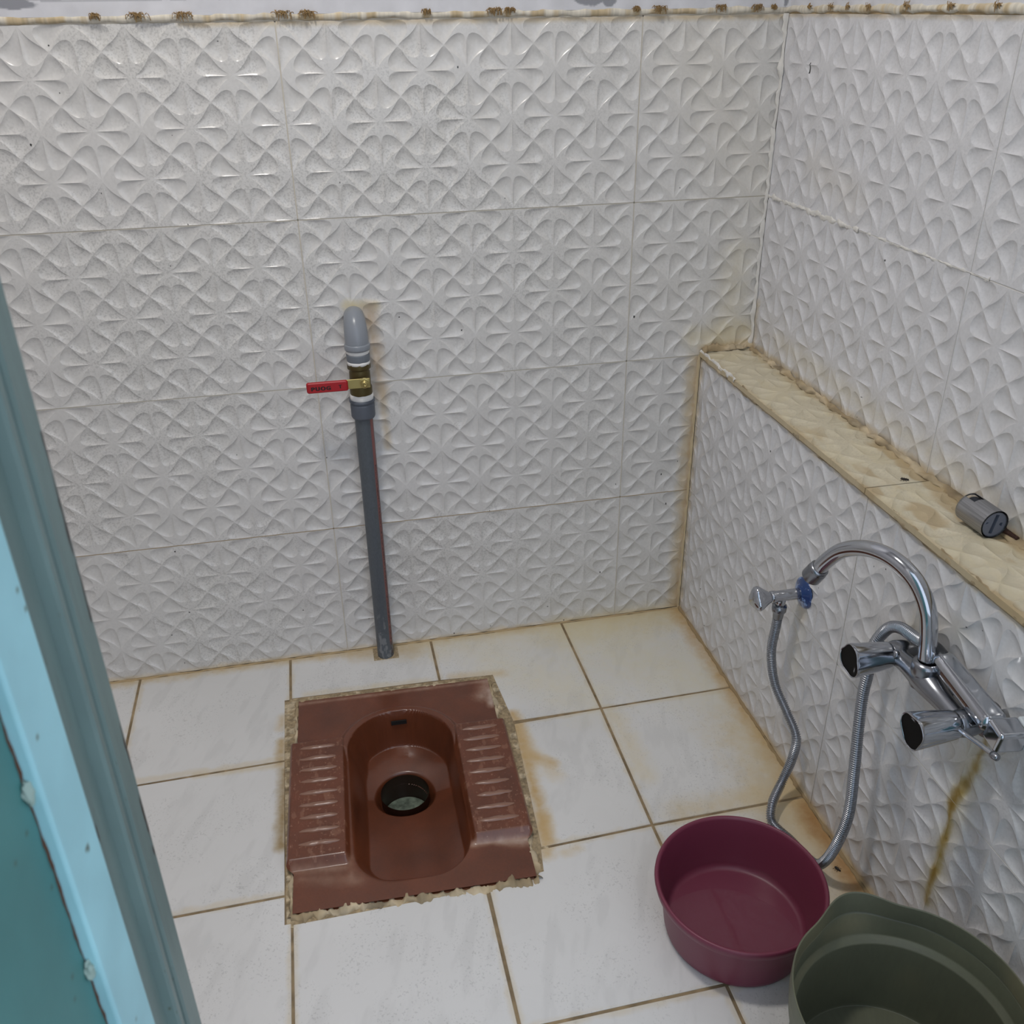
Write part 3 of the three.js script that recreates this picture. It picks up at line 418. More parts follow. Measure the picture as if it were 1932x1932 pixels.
// ------------------------------------------------------------------ flush pipe with ball valve
{
  const t = thing('flush_pipe', 'grey plastic flush pipe with brass ball valve and red lever on back wall', 'pipe', [-0.679, 0, 0.031]);
  const pipeMap = tex(256, 1024, (u, v) => {                        // grey pipe, a red printed stripe down one side with dark print on it
    const n = fbm(u * 40, v * 160, 5, 3), k = 0.93 + 0.14 * n; let c = [82 * k, 88 * k, 94 * k];
    const s = Math.abs(u - 0.15); if (s < 0.05) { const w = sstep(0.05, 0.035, s) * sstep(0.06, 0.1, v); c = [mix(c[0], 128, w), mix(c[1], 78, w), mix(c[2], 74, w)]; if (s < 0.022 && v < 0.82 && h2(Math.floor(v * 190), Math.floor(u * 90), 7) > 0.42 && (v * 190) % 1 < 0.72) c = [54, 30, 30]; }
    const d = sstep(0.02, 0.0, v) * sstep(0.4, 0.55, fbm(u * 30, v * 300, 9, 3)); if (d > 0) c = c.map((q) => mix(q, 205, d)); const d2 = sstep(0.56, 0.64, fbm(u * 12, v * 30, 19, 3)) * sstep(0.3, 0.12, v) * 0.5; if (d2 > 0) c = c.map((q) => mix(q, 150, d2));
    return c;
  });
  const P = new THREE.CylinderGeometry(0.017, 0.017, 0.566, 40, 1, false); P.translate(0, 0.274, 0); mesh('pipe', P, std({ map: pipeMap, roughness: 0.45 }), t);
  const grey = std({ color: 0x565c66, roughness: 0.5 }), lgrey = std({ color: 0x868b92, roughness: 0.3 }), tape = std({ color: 0xe6e5e2, roughness: 0.85 }), brass = std({ color: 0x5d5232, roughness: 0.45, metalness: 0.7 }), zinc = std({ color: 0xb3a46c, roughness: 0.35, metalness: 0.85 }), red = std({ color: 0xa3121c, roughness: 0.4 });
  mesh('socket', lathe([[0.0172, 0.551], [0.0205, 0.5515], [0.0222, 0.555], [0.0225, 0.577], [0.0222, 0.5795], [0.0205, 0.581], [0.0235, 0.583], [0.0238, 0.588], [0.019, 0.5885]], [0, 0, 0]), grey, t);
  const ring = (y0, y1, r, seed) => { const pos = [], idx = [], n = 48; for (let i = 0; i <= n; i++) { const a = i / n * 6.2832, w = 0.0016 * (vn(Math.cos(a) * 3 + 5, Math.sin(a) * 3 + 5, seed) - 0.5); [[r - 0.003, y0 + w], [r, y0 + 0.001 + w], [r + 0.0004, (y0 + y1) / 2], [r, y1 - 0.001 - w], [r - 0.003, y1 - w]].forEach(([q, y]) => pos.push(Math.sin(a) * q, y, Math.cos(a) * q)); } for (let i = 0; i < n; i++) for (let k = 0; k < 4; k++) { const a = i * 5 + k, b = a + 5; idx.push(a, b, a + 1, b, b + 1, a + 1); } return rawGeo(pos, null, null, idx); };
  mesh('thread_tape', ring(0.586, 0.599, 0.0212, 1), tape, t); mesh('thread_tape', ring(0.655, 0.663, 0.0205, 2), tape, t); mesh('thread_tape', ring(0.675, 0.684, 0.0203, 3), tape, t);
  mesh('valve_body', [lathe([[0.0, 0.597], [0.0195, 0.597], [0.0205, 0.600], [0.0205, 0.612], [0.0188, 0.616], [0.0192, 0.63], [0.0188, 0.641], [0.0175, 0.644], [0.0175, 0.647]], [0, 0, 0]), lathe([[0.0175, 0.6455], [0.0208, 0.6465], [0.0214, 0.649], [0.0214, 0.656], [0.0205, 0.658], [0, 0.658]], [0, 0, 0], V(0, 1, 0), 8), lathe([[0.0, 0.015], [0.008, 0.015], [0.0085, 0.024], [0.006, 0.025], [0.0055, 0.034], [0, 0.034]], [0.006, 0.6285, 0], V(0, 0, 1), 20)], brass, t);
  // lever: plate, red sleeve with black print, nut
  const lever = mesh('lever', [box(-0.026, 0.016, 0.6195, 0.6375, 0.0292, 0.0317, 0.001), box(-0.042, -0.018, 0.6205, 0.6365, 0.0292, 0.0318, 0.001), lathe([[0, 0], [0.0098, 0], [0.0098, 0.0028], [0, 0.0028]], [0.006, 0.6285, 0.029], V(0, 0, 1), 24)], zinc, t);
  const cv = document.createElement('canvas'); cv.width = 512; cv.height = 144; const cx = cv.getContext('2d'); cx.fillStyle = '#a3121c'; cx.fillRect(0, 0, 512, 144); cx.fillStyle = '#1a0708'; cx.font = 'bold 88px sans-serif'; cx.textAlign = 'center'; cx.textBaseline = 'middle'; cx.save(); cx.translate(170, 82); cx.scale(1.15, 1); cx.fillText('PUOG', 0, 0); cx.lineWidth = 5; cx.strokeStyle = '#1a0708'; cx.strokeText('PUOG', 0, 0); cx.restore(); cx.font = 'bold 84px sans-serif'; cx.fillText('T', 436, 74); cx.strokeText('T', 436, 74);
  const gt = new THREE.CanvasTexture(cv); gt.colorSpace = THREE.SRGBColorSpace;
  const grip = mesh('grip', new RoundedBoxGeometry(0.074, 0.0205, 0.009, 4, 0.0042).translate(-0.0605, 0.6275, 0.0308), red, lever); grip.userData.label = 'red plastic sleeve with black print';
  const face = new THREE.PlaneGeometry(0.066, 0.0155).translate(-0.061, 0.6275, 0.03545); mesh('grip_print', face, std({ map: gt, roughness: 0.45 }), lever);
  mesh('nut', lathe([[0, 0], [0.0074, 0], [0.0074, 0.0045], [0.0062, 0.006], [0.0042, 0.006], [0.0042, 0.0085], [0.0028, 0.009], [0.0024, 0.007], [0, 0.007]], [0.006, 0.6285, 0.0315], V(0, 0, 1), 6), zinc, lever);
  mesh('nipple', lathe([[0.0, 0.657], [0.0195, 0.657], [0.0205, 0.6625], [0.0212, 0.664], [0.0212, 0.674], [0.0205, 0.676], [0, 0.676]], [0, 0, 0]), std({ color: 0x6b7178, roughness: 0.5 }), t);
  const el = [lathe([[0.018, 0.682], [0.0228, 0.683], [0.0234, 0.686], [0.0234, 0.692], [0.0222, 0.694], [0.0208, 0.6945]], [0, 0, 0])];
  el.push(sweep([[0, 0.69, 0], [0, 0.7, -0.0005], [0, 0.711, -0.003], [0, 0.723, -0.009], [0, 0.7315, -0.018], [0, 0.735, -0.029], [0, 0.7355, -0.045]], (q) => 0.0214 - 0.0045 * q * q, 28, 32));
  mesh('elbow', el, lgrey, t);
}

// ------------------------------------------------------------------ angle valve on the half wall
{
  const t = thing('angle_valve', 'small chrome angle valve with blue flange on the half wall', 'tap', [0, 0.358, 0.502]);
  const blue = phy({ roughness: 0.3, clearcoat: 0.5, map: tex(256, 64, (u, v) => { const n = fbm(u * 26, v * 7, 3, 4), lo = sstep(0.46, 0.6, n + 0.22 * Math.cos((u - 0.62) * 6.2832)); return [mix(26, 132, lo), mix(58, 160, lo), mix(112, 208, lo)]; }) });
  const fl = mesh('flange', lathe([[0.009, 0.0105], [0.013, 0.0105], [0.0145, 0.007], [0.024, 0.0045], [0.027, 0.0022], [0.027, 0], [0, 0]], [0.002, 0, 0], V(-1, 0, 0), 48), blue, t); fl.userData.label = 'blue film covered flange';
  mesh('body', [lathe([[0.0, 0.0], [0.0095, 0.0], [0.0095, 0.05], [0.0105, 0.051], [0.0105, 0.058], [0.008, 0.06], [0, 0.06]], [0, 0, 0], V(-1, 0, 0), 28), lathe([[0.0, 0], [0.0085, 0], [0.0085, 0.022], [0.0, 0.022]], [-0.04, 0, 0], V(0, -1, 0), 24)], M.chrome, t);
  mesh('hose_nut', lathe([[0.008, 0.018], [0.0125, 0.019], [0.0125, 0.028], [0.0115, 0.030], [0.0095, 0.034], [0.0085, 0.044], [0.007, 0.044]], [-0.04, 0, 0], V(-0.02, -1, 0), 8), M.dullChrome, t);
  // rounded three-lobed knob
  const pos = [], idx = [], S = [[0.0, 0.0075], [0.006, 0.0095], [0.014, 0.0135], [0.022, 0.0178], [0.027, 0.0196], [0.031, 0.0188], [0.034, 0.0155], [0.036, 0.009], [0.0365, 0.0]], n = 48;
  S.forEach(([s, r], q) => { for (let k = 0; k <= n; k++) { const a = k / n * 6.2832, l = 1 + clamp(s / 0.02) * 0.16 * Math.cos(3 * a + 0.5); pos.push(-0.056 - s, Math.cos(a) * r * l, Math.sin(a) * r * l); } });
  for (let q = 0; q < S.length - 1; q++) for (let k = 0; k < n; k++) { const a = q * (n + 1) + k, b = a + n + 1; idx.push(a, b, a + 1, b, b + 1, a + 1); }
  mesh('knob', rawGeo(pos, null, null, idx), M.chrome, t);
}

// ------------------------------------------------------------------ wall mixer
{
  const Y = 0.465, ZA = 0.81, ZB = 0.951, ZM = 0.871, XB = -0.042;
  const t = thing('wall_mixer', 'chrome two knob wall mixer tap with tall swan neck spout', 'tap', [0, Y, ZM]);
  const L = (x, y, z) => [x, y - Y, z - ZM];
  for (const z of [ZA, ZB]) mesh('wall_flange', lathe([[0.012, 0.016], [0.018, 0.0155], [0.02, 0.011], [0.024, 0.005], [0.025, 0.001], [0.025, -0.001], [0, -0.001]], L(0, Y - 0.004, z), V(-1, 0, 0), 40), M.dullChrome, t);
  const body = [];
  for (const z of [ZA, ZB]) { body.push(lathe([[0.013, 0], [0.0135, 0.014], [0.015, 0.022], [0.017, 0.032], [0.0175, 0.042], [0.016, 0.05], [0.013, 0.055], [0, 0.056]], L(0, Y, z), V(-1, 0, 0), 32)); }
  body.push(sweep([L(XB, Y, ZA - 0.004), L(XB, Y + 0.001, ZA + 0.016), L(XB, Y + 0.003, ZM - 0.03), L(XB, Y + 0.006, ZM), L(XB, Y + 0.003, ZM + 0.03), L(XB, Y + 0.001, ZB - 0.016), L(XB, Y, ZB + 0.004)], (q) => 0.0128 + 0.0052 * Math.exp(-Math.pow((q - 0.46) / 0.18, 2)), 40, 28));
  body.push(lathe([[0.016, -0.005], [0.0165, 0.012], [0.0172, 0.014], [0.0182, 0.018], [0.0182, 0.028], [0.0165, 0.0315], [0.0125, 0.033]], L(XB, Y, ZM), V(0, 1, 0), 36));
  mesh('body', body, M.dullChrome, t);
  const sp = [[-0.042, 0.49, 0.8695], [-0.043, 0.51, 0.867], [-0.044, 0.531, 0.864], [-0.048, 0.566, 0.856], [-0.055, 0.593, 0.8355], [-0.066, 0.607, 0.802], [-0.078, 0.6025, 0.762], [-0.089, 0.579, 0.722], [-0.0965, 0.547, 0.6975], [-0.1, 0.53, 0.689]].map((p) => L(...p));
  const spout = mesh('spout', sweep(sp, 0.0108, 90, 28), M.chrome, t);
  const tip = V(-0.1, 0.53, 0.689), dir = V(-0.0035, -0.018, -0.0095).normalize();
  mesh('aerator', lathe([[0.0108, -0.006], [0.0134, -0.0045], [0.0136, -0.001], [0.013, 0.0], [0.0142, 0.002], [0.0145, 0.018], [0.0132, 0.0195], [0.0105, 0.0195], [0.0105, 0.014], [0, 0.013]], L(tip.x, tip.y, tip.z), dir, 36), M.dullChrome, spout);
  // knobs: swelling prisms with a lobed end, black cap
  ZA; for (const [z, ph] of [[ZA, 2.2], [ZB, 0.9]]) {
    const n = 64, out = (a) => 1 + 0.085 * Math.cos(3 * (a - ph)) - 0.02 * Math.cos(6 * (a - ph)), pos = [], idx = [], S = [[0.049, 0.0125], [0.0515, 0.0165], [0.056, 0.0178], [0.076, 0.0196], [0.106, 0.0222], [0.1095, 0.0222], [0.1102, 0.0214], [0.1088, 0.0206]];
    S.forEach(([s, r], q) => { for (let k = 0; k <= n; k++) { const a = k / n * 6.28319, l = mix(1, out(a), clamp((s - 0.05) / 0.028)); pos.push(-s, Y - Y + Math.cos(a) * r * l, z - ZM + Math.sin(a) * r * l); } });
    for (let q = 0; q < S.length - 1; q++) for (let k = 0; k < n; k++) { const a = q * (n + 1) + k, b = a + n + 1; idx.push(a, b, a + 1, b, b + 1, a + 1); }
    const kn = mesh('knob', rawGeo(pos, null, null, idx), M.chrome, t);
    const cp = [-0.1089, 0, z - ZM], ci = []; for (let k = 0; k <= n; k++) { const a = k / n * 6.28319, l = out(a) * 0.0207; cp.push(-0.1089, Math.cos(a) * l, z - ZM + Math.sin(a) * l); if (k) ci.push(0, k + 1, k); }
    const cap = mesh('knob_cap', rawGeo(cp, null, null, ci), M.black, kn); cap.userData.label = 'black lobed end face';
    const c2 = document.createElement('canvas'); c2.width = 128; c2.height = 40; const g2 = c2.getContext('2d'); g2.fillStyle = '#0b0c10'; g2.fillRect(0, 0, 128, 40); g2.fillStyle = '#c9ccd6'; g2.font = 'bold 30px sans-serif'; g2.textAlign = 'center'; g2.textBaseline = 'middle'; g2.fillText('PRAS', 64, 21);
    const ct = new THREE.CanvasTexture(c2); ct.colorSpace = THREE.SRGBColorSpace; const pg = new THREE.PlaneGeometry(0.0095, 0.003); if (ph > 2) pg.rotateZ(Math.PI / 2).translate(0.0135, -0.006, 0); else pg.rotateZ(Math.PI).translate(-0.002, 0.0165, 0); pg.rotateY(-Math.PI / 2).translate(-0.1092, 0, z - ZM);
    mesh('knob_print', pg, std({ map: ct, roughness: 0.4 }), kn);
  }
  // bolt head boss and diverter lever under the near knob
  mesh('boss', lathe([[0, 0], [0.006, 0], [0.006, 0.004], [0.004, 0.006], [0, 0.006]], L(-0.051, Y + 0.008, ZA + 0.012), V(-0.8, 0.5, 0.2), 18), M.dullChrome, t);
  const lv = mesh('diverter_lever', sweep([L(-0.054, 0.468, 0.957), L(-0.059, 0.4735, 0.972), L(-0.06, 0.4815, 1.005), L(-0.06, 0.4858, 1.027)], 0.003, 16, 12), M.chrome, t);
  mesh('lever_tip', lathe([[0, 0], [0.0042, 0.0005], [0.0046, 0.004], [0.004, 0.009], [0.002, 0.0105], [0, 0.0105]], L(-0.06, 0.485, 1.023), V(0, 0.2, 1), 16), M.dullChrome, lv);
  for (const z of [0.03, 0.085]) mesh('cradle', box(-0.045, -0.02, 0.0085, 0.0115, z, z + 0.012, 0.001), M.dullChrome, t);
}

// ------------------------------------------------------------------ hand shower lying on the mixer, and its hose to the angle valve
{
  const a = V(-0.028, 0.503, 0.874), b = V(-0.028, 0.488, 0.98), d = b.clone().sub(a).normalize();
  const t = thing('hand_shower', 'chrome hand shower lying along the back of the mixer tap', 'hand shower', [a.x, a.y, a.z]);
  const q = new THREE.Quaternion().setFromUnitVectors(V(0, 0, 1), d);
  const hand = new RoundedBoxGeometry(0.034, 0.024, 0.116, 6, 0.0105); const hp = hand.attributes.position; for (let i = 0; i < hp.count; i++) { const w = 0.86 + 0.16 * (hp.getZ(i) / 0.112 + 0.5); hp.setX(i, hp.getX(i) * w); } hand.computeVertexNormals(); hand.translate(0, 0, 0.056).applyQuaternion(q);
  mesh('handle', hand, M.chrome, t);
  mesh('side_rib', [box(-0.0135, -0.0105, -0.003, 0.003, 0.012, 0.1, 0.0012).applyQuaternion(q)], M.dullChrome, t);
  mesh('hose_cone', lathe([[0.0085, -0.004], [0.0112, 0], [0.0112, 0.016], [0.0098, 0.026], [0.0082, 0.034], [0.006, 0.034]], [0, 0, 0.004], V(d.x + 0.05, d.y + 0.2, -d.z), 28), std({ color: 0x55585c, metalness: 1, roughness: 0.35 }), t);
  const head = new RoundedBoxGeometry(0.036, 0.03, 0.03, 4, 0.005).rotateY(-0.12).translate(0.004, -0.001, 0.126).applyQuaternion(q); mesh('head', head, M.chrome, t);
  const wf = mesh('spray_face', new RoundedBoxGeometry(0.009, 0.028, 0.03, 3, 0.003).rotateY(-0.12).translate(0.0255, 0.0, 0.129).applyQuaternion(q), std({ color: 0xc9cfd2, roughness: 0.5 }), t); wf.userData.label = 'white plastic spray face';
  const st = new THREE.TorusGeometry(0.0065, 0.0013, 8, 24).rotateX(-Math.PI / 2).rotateZ(-0.5).translate(0.03, 0.0135, 0.13).applyQuaternion(q); const sm = mesh('seal_ring', st, std({ color: 0xa8a36a, roughness: 0.6 }), t); sm.userData.label = 'yellow green ring';
}
{
  const pts = [[-0.029, 0.509, 0.846], [-0.0275, 0.4985, 0.832], [-0.024, 0.4865, 0.7866], [-0.0235, 0.474, 0.766], [-0.024, 0.458, 0.754], [-0.03, 0.43, 0.7465], [-0.035, 0.3974, 0.7535], [-0.04, 0.355, 0.7584], [-0.045, 0.3073, 0.7703], [-0.05, 0.2428, 0.7872], [-0.05, 0.1561, 0.7958], [-0.059, 0.1055, 0.797], [-0.064, 0.055, 0.785], [-0.063, 0.02, 0.762], [-0.066, 0.0095, 0.735], [-0.074, 0.0095, 0.7], [-0.084, 0.0095, 0.672], [-0.088, 0.013, 0.657], [-0.082, 0.03, 0.641], [-0.05, 0.0474, 0.609], [-0.03, 0.0868, 0.5974], [-0.025, 0.1266, 0.5899], [-0.03, 0.1541, 0.5592], [-0.04, 0.191, 0.5235], [-0.0445, 0.246, 0.5045], [-0.0415, 0.295, 0.5022], [-0.0408, 0.3135, 0.502]];
  const o = V(...pts[0]), t = thing('shower_hose', 'ribbed metal hose looping from the mixer down to the angle valve', 'hose', [0, 0, 0]);
  const L = new THREE.CatmullRomCurve3(pts.map((p) => V(...p)), false, 'centripetal').getLength(), n = Math.round(L / 0.0034);
  mesh('coil', sweep(pts, (q, s) => 0.0071 + 0.0013 * Math.sin(s / 0.0034 * 2 * Math.PI), n * 5, 12), M.hose, t);
}

// ------------------------------------------------------------------ things on the ledge
{
  const r = 0.0196, c = V(0.0765, 0.6137 + r - 0.0006, 0.7365), d = V(0.0, 0.0, 1);
  const t = thing('lock_barrel', 'grey metal barrel with a notch and slotted end lying on the ledge', 'metal fitting', [c.x, 0.6137, c.z]);
  t.rotation.y = 0.02; const y0 = r - 0.0006;
  // outer shell as a swept wall with a notch cut from its upper far end
  const Lc = 0.052, n = 64, pos = [], idx = [], zn = 14;
  const notch = (a, z) => a > -0.5 && a < 0.32 && z < 0.019;      // a: angle from straight up towards the wall side... opening
  for (const R of [r, r - 0.0022]) for (let j = 0; j <= zn; j++) for (let k = 0; k <= n; k++) { const a = -Math.PI + k / n * 6.28319; pos.push(Math.sin(a) * R, y0 + Math.cos(a) * R, j / zn * Lc); }
  const W = n + 1, layer = (zn + 1) * W;
  for (let j = 0; j < zn; j++) for (let k = 0; k < n; k++) { const am = -Math.PI + (k + 0.5) / n * 6.28319, zm = (j + 0.5) / zn * Lc; if (notch(am, zm)) continue; const a = j * W + k, b = a + W; idx.push(a, b, a + 1, b, b + 1, a + 1, layer + a, layer + a + 1, layer + b, layer + b, layer + a + 1, layer + b + 1); }
  for (let k = 0; k < n; k++) { idx.push(k, k + 1, layer + k, layer + k, k + 1, layer + k + 1); }
  const steelMap = tex(64, 256, (u, v) => { const q = fbm(u * 3, v * 60, 3, 4), k = 0.75 + 0.5 * q; return [150 * k, 150 * k, 152 * k]; });
  const shellGeo = rawGeo(pos, null, pos.reduce((o, _, i) => { if (i % 3 === 0) o.push(pos[i + 2] * 4, Math.atan2(pos[i], pos[i + 1] - y0) / 6.28); return o; }, []), idx);
  mesh('shell', shellGeo, std({ map: steelMap, metalness: 0.8, roughness: 0.38, side: THREE.DoubleSide }), t);
  const plast = std({ color: 0x6f7687, roughness: 0.5 });
  const s = new THREE.Shape(); s.absarc(0, 0, r - 0.0023, 0, Math.PI * 2);
  const rect = new THREE.Path([[-0.0026, -0.0135], [0.0026, -0.0135], [0.0026, 0.0135], [-0.0026, 0.0135]].map((p) => new THREE.Vector2(...p))); s.holes.push(rect);
  s.holes.push(new THREE.Path([[-0.0125, -0.0015], [-0.0085, 0.0018], [-0.0125, 0.002]].map((p) => new THREE.Vector2(...p))), new THREE.Path([[0.0125, -0.002], [0.0125, 0.003], [0.009, 0.003], [0.008, 0.0]].map((p) => new THREE.Vector2(...p))));
  const plug = new THREE.ExtrudeGeometry(s, { depth: 0.024, bevelEnabled: false, curveSegments: 40 }); plug.rotateZ(-0.2).translate(0, y0, Lc - 0.0255); const pm = mesh('end_plug', plug, plast, t); pm.userData.label = 'grey plastic end with a slot and two small holes';
  mesh('inner_core', lathe([[0, 0.004], [r - 0.003, 0.004], [r - 0.003, 0.024], [0, 0.024]], [0, y0, 0], V(0, 0, 1), 32), std({ color: 0x20242e, roughness: 0.7 }), t);
  const z = thing('rusty_screw', 'rusty brown threaded screw on the ledge beside the metal barrel', 'screw', [0.1, 0.6137, 0.79]);
  mesh('threaded_shank', sweep([[-0.0015, 0.0058, -0.006], [0, 0.0052, 0.004], [0.0015, 0.0045, 0.016]], (q, sm) => 0.0031 + 0.0007 * Math.sin(sm / 0.0022 * 6.283) - 0.0006 * q, 70, 14), std({ color: 0x4a332b, roughness: 0.8, metalness: 0.2 }), z);
  mesh('screw_head', lathe([[0, 0], [0.0048, 0], [0.0046, 0.002], [0.003, 0.0035], [0, 0.0035]], [-0.0018, 0.006, -0.009], V(0.1, -0.05, 1), 16), std({ color: 0x3d2a24, roughness: 0.8, metalness: 0.2 }), z);
}
// two dead insects and one on the floor
function insect(at, turn, label) {
  const t = thing('dead_insect', label, 'insect', at), m = std({ color: 0x19130f, roughness: 0.6 }); t.rotation.y = turn;
  const b = new THREE.SphereGeometry(1, 14, 10); b.scale(0.0022, 0.0016, 0.005); mesh('abdomen', b.translate(0, 0.0016, 0), m, t);
  const h = new THREE.SphereGeometry(0.0014, 10, 8); mesh('head', h.translate(0, 0.0016, 0.0055), m, t);
  for (const s of [-1, 1]) for (const k of [-1, 0, 1]) mesh('leg', sweep([[s * 0.0015, 0.0016, k * 0.0022], [s * 0.004, 0.0022, k * 0.003], [s * 0.0055, 0.0003, k * 0.004]], 0.00028, 4, 5), m, t);
}
insect([0.0634, 0.6135, 0.612], 0.9, 'dark dead insect lying on the middle of the cream ledge');
insect([-0.024, 0.0002, 0.763], 0.4, 'small dark insect on the stained floor beside the maroon basin');

// ------------------------------------------------------------------ basin
{
  const t = thing('plastic_basin', 'round maroon plastic basin holding a little water', 'basin', [-0.229, 0, 0.827]);
  const m = std({ color: 0x712f43, roughness: 0.42 });
  mesh('bowl', lathe([[0, 0.003], [0.09, 0.003], [0.094, 0.0], [0.099, 0.0], [0.1035, 0.006], [0.1055, 0.014], [0.114, 0.078], [0.1165, 0.083], [0.1195, 0.084], [0.1225, 0.088], [0.1245, 0.096], [0.1242, 0.1005], [0.1225, 0.1025], [0.1195, 0.102], [0.1172, 0.098], [0.1125, 0.075], [0.1045, 0.02], [0.1015, 0.0125], [0.095, 0.0085], [0, 0.0078]], [0, 0, 0], V(0, 1, 0), 96), m, t);
  const wm = mesh('basin_water', new THREE.CircleGeometry(0.1046, 96).rotateX(-Math.PI / 2).translate(0, 0.0205, 0), phy({ color: 0xffffff, transmission: 1, roughness: 0.02, ior: 1.33, thickness: 0 }), t); wm.userData.label = 'shallow clear water';
}
// ------------------------------------------------------------------ bucket
{
  const t = thing('plastic_bucket', 'empty dark olive green plastic bucket with a pouring lip in the corner', 'bucket', [-0.158, 0, 1.117]);
  const bm = tex(512, 256, (u, v) => { const n = fbm(u * 7, v * 12, 5, 4), g = fbm(u * 300, v * 120, 7, 2), s = sstep(0.55, 0.75, fbm(u * 5, v * 6, 9, 3)), k = 0.85 + 0.26 * n + 0.06 * (g - 0.5); return [mix(98, 122, s * 0.7) * k, mix(100, 116, s * 0.7) * k, mix(82, 90, s * 0.7) * k]; });
  const m = std({ map: bm, roughness: 0.5 });
  const inner = [[0.0, 0.034], [0.1165, 0.034], [0.1178, 0.0325], [0.1192, 0.034], [0.1198, 0.038], [0.1225, 0.1], [0.1242, 0.1495], [0.1252, 0.152], [0.1312, 0.158], [0.132, 0.161], [0.1324, 0.1862], [0.1346, 0.1872], [0.1346, 0.1882], [0.1328, 0.1892], [0.1338, 0.214]];
  const outer = [[0.1352, 0.216], [0.1362, 0.2145], [0.1364, 0.19], [0.1352, 0.188], [0.1345, 0.168], [0.1335, 0.16], [0.1305, 0.152], [0.1285, 0.146], [0.126, 0.09], [0.122, 0.004], [0.118, 0.0], [0.114, 0.004], [0, 0.004]];
  const g = lathe([...inner, ...outer].reverse(), [0, 0, 0], V(0, 1, 0), 160), p = g.attributes.position;
  for (let i = 0; i < p.count; i++) {                                // pouring lip pulled out of the rim on the far side, a slight dent beside it
    const x = p.getX(i), y = p.getY(i), z = p.getZ(i), r = Math.hypot(x, z); if (r < 0.05 || y < 0.12) continue;
    const a = Math.atan2(x, -z), up = sstep(0.15, 0.214, y), k = 1 + (0.115 * Math.exp(-Math.pow((a - 0.02) / 0.3, 2)) - 0.02 * Math.exp(-Math.pow((a - 0.42) / 0.16, 2)) - 0.02 * Math.exp(-Math.pow((a + 0.42) / 0.2, 2))) * up;
    p.setXYZ(i, x * k, y + 0.004 * up * Math.exp(-Math.pow((a - 0.02) / 0.3, 2)), z * k);
  }
  g.computeVertexNormals(); mesh('tub', g, m, t);
  // ears and wire bail folded down on the near side
  for (const s of [-1, 1]) mesh('ear', new RoundedBoxGeometry(0.007, 0.022, 0.024, 3, 0.003).translate(s * 0.1375, 0.198, 0.03), m, t);
}

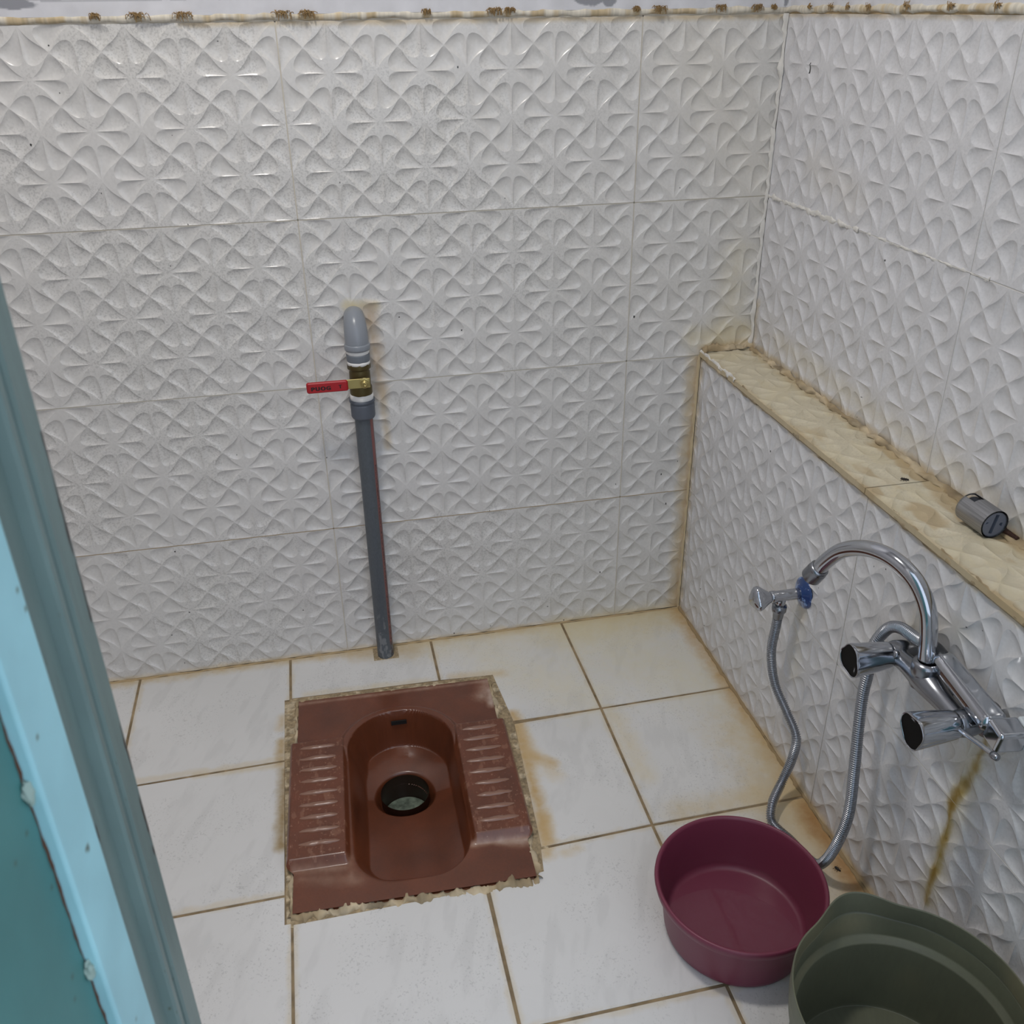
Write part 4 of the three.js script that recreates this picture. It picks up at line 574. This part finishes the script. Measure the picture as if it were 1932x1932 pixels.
// ------------------------------------------------------------------ door frame and door leaf
{
  const paint = (base, seed, rough, edges) => std({ roughness: rough, map: tex(256, 1024, (u, v) => { const n = fbm(u * 16, v * 60, seed, 4), k = 0.94 + 0.12 * n; let c = base.map((q) => q * k); for (const e of edges) { const d = Math.abs(u - e) + 0.07 * (fbm(u * 20, v * 210, seed + 2, 3) - 0.5) + 0.16 * sstep(0.635, 0.565, fbm(e * 9 + 2, v * 34, seed + 9, 2)), m = sstep(0.02, 0.01, d); if (m > 0) c = c.map((q, i) => mix(q, [36, 30, 28][i], m)); } const f = sstep(0.88, 0.9, fbm(u * 160, v * 420, seed + 31, 2)); if (f > 0) c = c.map((q, i) => mix(q, [70, 74, 60][i], f * 0.7)); return c; }) });
  const tealFrame = paint([110, 132, 129], 3, 0.4, [0.02, 0.86]), tealStile = paint([166, 218, 226], 13, 0.4, []), tealSheet = paint([78, 134, 132], 23, 0.45, []), rust = std({ color: 0x5a3a28, roughness: 0.95 });
  const D = struct('door_1', 'teal painted steel door frame and open door leaf');
  // jamb: pressed steel profile (x, z), extruded upwards
  const jamb = (X, s) => { const pr = [[-0.034, Z_F - 0.004], [-0.002, Z_F - 0.004], [0, Z_F], [0, 1.2915], [-0.0012, 1.2935], [-0.0045, 1.2945], [-0.0045, 1.2985], [-0.001, 1.2995], [0, 1.301], [0, 1.3065], [-0.0015, 1.308], [-0.0062, 1.309], [-0.0062, 1.332], [-0.0075, 1.334], [-0.034, 1.334]]; const sh = new THREE.Shape(pr.map(([x, z]) => new THREE.Vector2(X + s * x, -z))); const e = new THREE.ExtrudeGeometry(sh, { depth: 2.03, bevelEnabled: false }); e.rotateX(-Math.PI / 2); const u = e.attributes.uv, p = e.attributes.position; for (let i = 0; i < p.count; i++) u.setXY(i, (p.getZ(i) - 1.27) * 15, p.getY(i) / 2.1); return e; };
  mesh('door_jamb', jamb(DX0, 1), tealFrame, D); mesh('door_jamb', jamb(DX1, -1), tealFrame, D);
  mesh('door_head', box(DX0 - 0.03, DX1 + 0.03, 1.99, 2.03, Z_F, 1.334, 0.003), tealFrame, D);
  // leaf, swung outwards a little past square
  const leaf = new THREE.Group(); leaf.name = 'door_leaf'; D.add(leaf); leaf.position.set(DX0 - 0.0035, 0, 1.3335); leaf.rotation.y = -0.12; // +z runs along the leaf
  const uvy = (g) => { const u = g.attributes.uv, p = g.attributes.position; for (let i = 0; i < p.count; i++) u.setXY(i, p.getZ(i) * 2 + p.getX(i) * 2, p.getY(i) / 2.1); return g; };
  for (const [z0, z1] of [[0.0, 0.0335], [0.68, 0.72]]) mesh('stile', uvy(box(-0.028, 0, 0.02, 1.98, z0, z1, 0.0022)), tealStile, leaf);
  for (const [y0, y1] of [[0.02, 0.06], [1.94, 1.98]]) mesh('rail', uvy(box(-0.028, 0, y0, y1, 0.0335, 0.68, 0.0022)), tealStile, leaf);
  mesh('sheet', uvy(box(-0.0085, -0.0065, 0.05, 1.95, 0.03, 0.69)), tealSheet, leaf);
  mesh('rust_seam', bead([-0.0062, 0.06, 0.034], [-0.0062, 1.94, 0.034], [0, 0, 1], [1, 0, 0], 0.0007, 0.0006, 71, 1.1, 420, false, 120), rust, leaf);
  for (const y of [0.94, 0.828, 0.5, 1.3]) { const g = new THREE.SphereGeometry(1, 16, 12), p = g.attributes.position; for (let i = 0; i < p.count; i++) { const w = 0.4 + 1.1 * fbm(p.getX(i) * 4 + p.getZ(i) * 3 + 7, p.getY(i) * 4 + y * 50, 3, 4); p.setXYZ(i, p.getX(i) * 0.0022 * w, p.getY(i) * 0.0065 * w, p.getZ(i) * 0.0035 * w); } g.computeVertexNormals(); mesh('weld_spot', g.translate(-0.005, y, 0.0345), std({ color: 0x9fb5ab, roughness: 0.8 }), leaf); }
}

// ------------------------------------------------------------------ ceiling lamp
{
  const t = thing('ceiling_lamp', 'round white ceiling lamp above the squat pan', 'lamp', LAMP_AT);
  mesh('lamp_housing', lathe([[0, 0.05], [0.095, 0.05], [0.1, 0.045], [0.1, 0.006], [0.092, 0.0], [0.088, 0.002], [0.088, 0.01], [0, 0.01]], [0, 0, 0], V(0, 1, 0), 48), std({ color: 0xe4e4e4, roughness: 0.5 }), t);
  mesh('lamp_diffuser', new THREE.CircleGeometry(0.088, 48).rotateX(Math.PI / 2).translate(0, 0.004, 0), std({ color: 0xffffff, emissive: 0xfffaf0, emissiveIntensity: 6, roughness: 0.6 }), t);
  const L = new THREE.RectAreaLight(0xfffaf4, LAMP_POWER, 0.155, 0.155); L.position.set(0, 0.0, 0); L.rotation.x = -Math.PI / 2; t.add(L);
}
renderer.render(scene, camera);
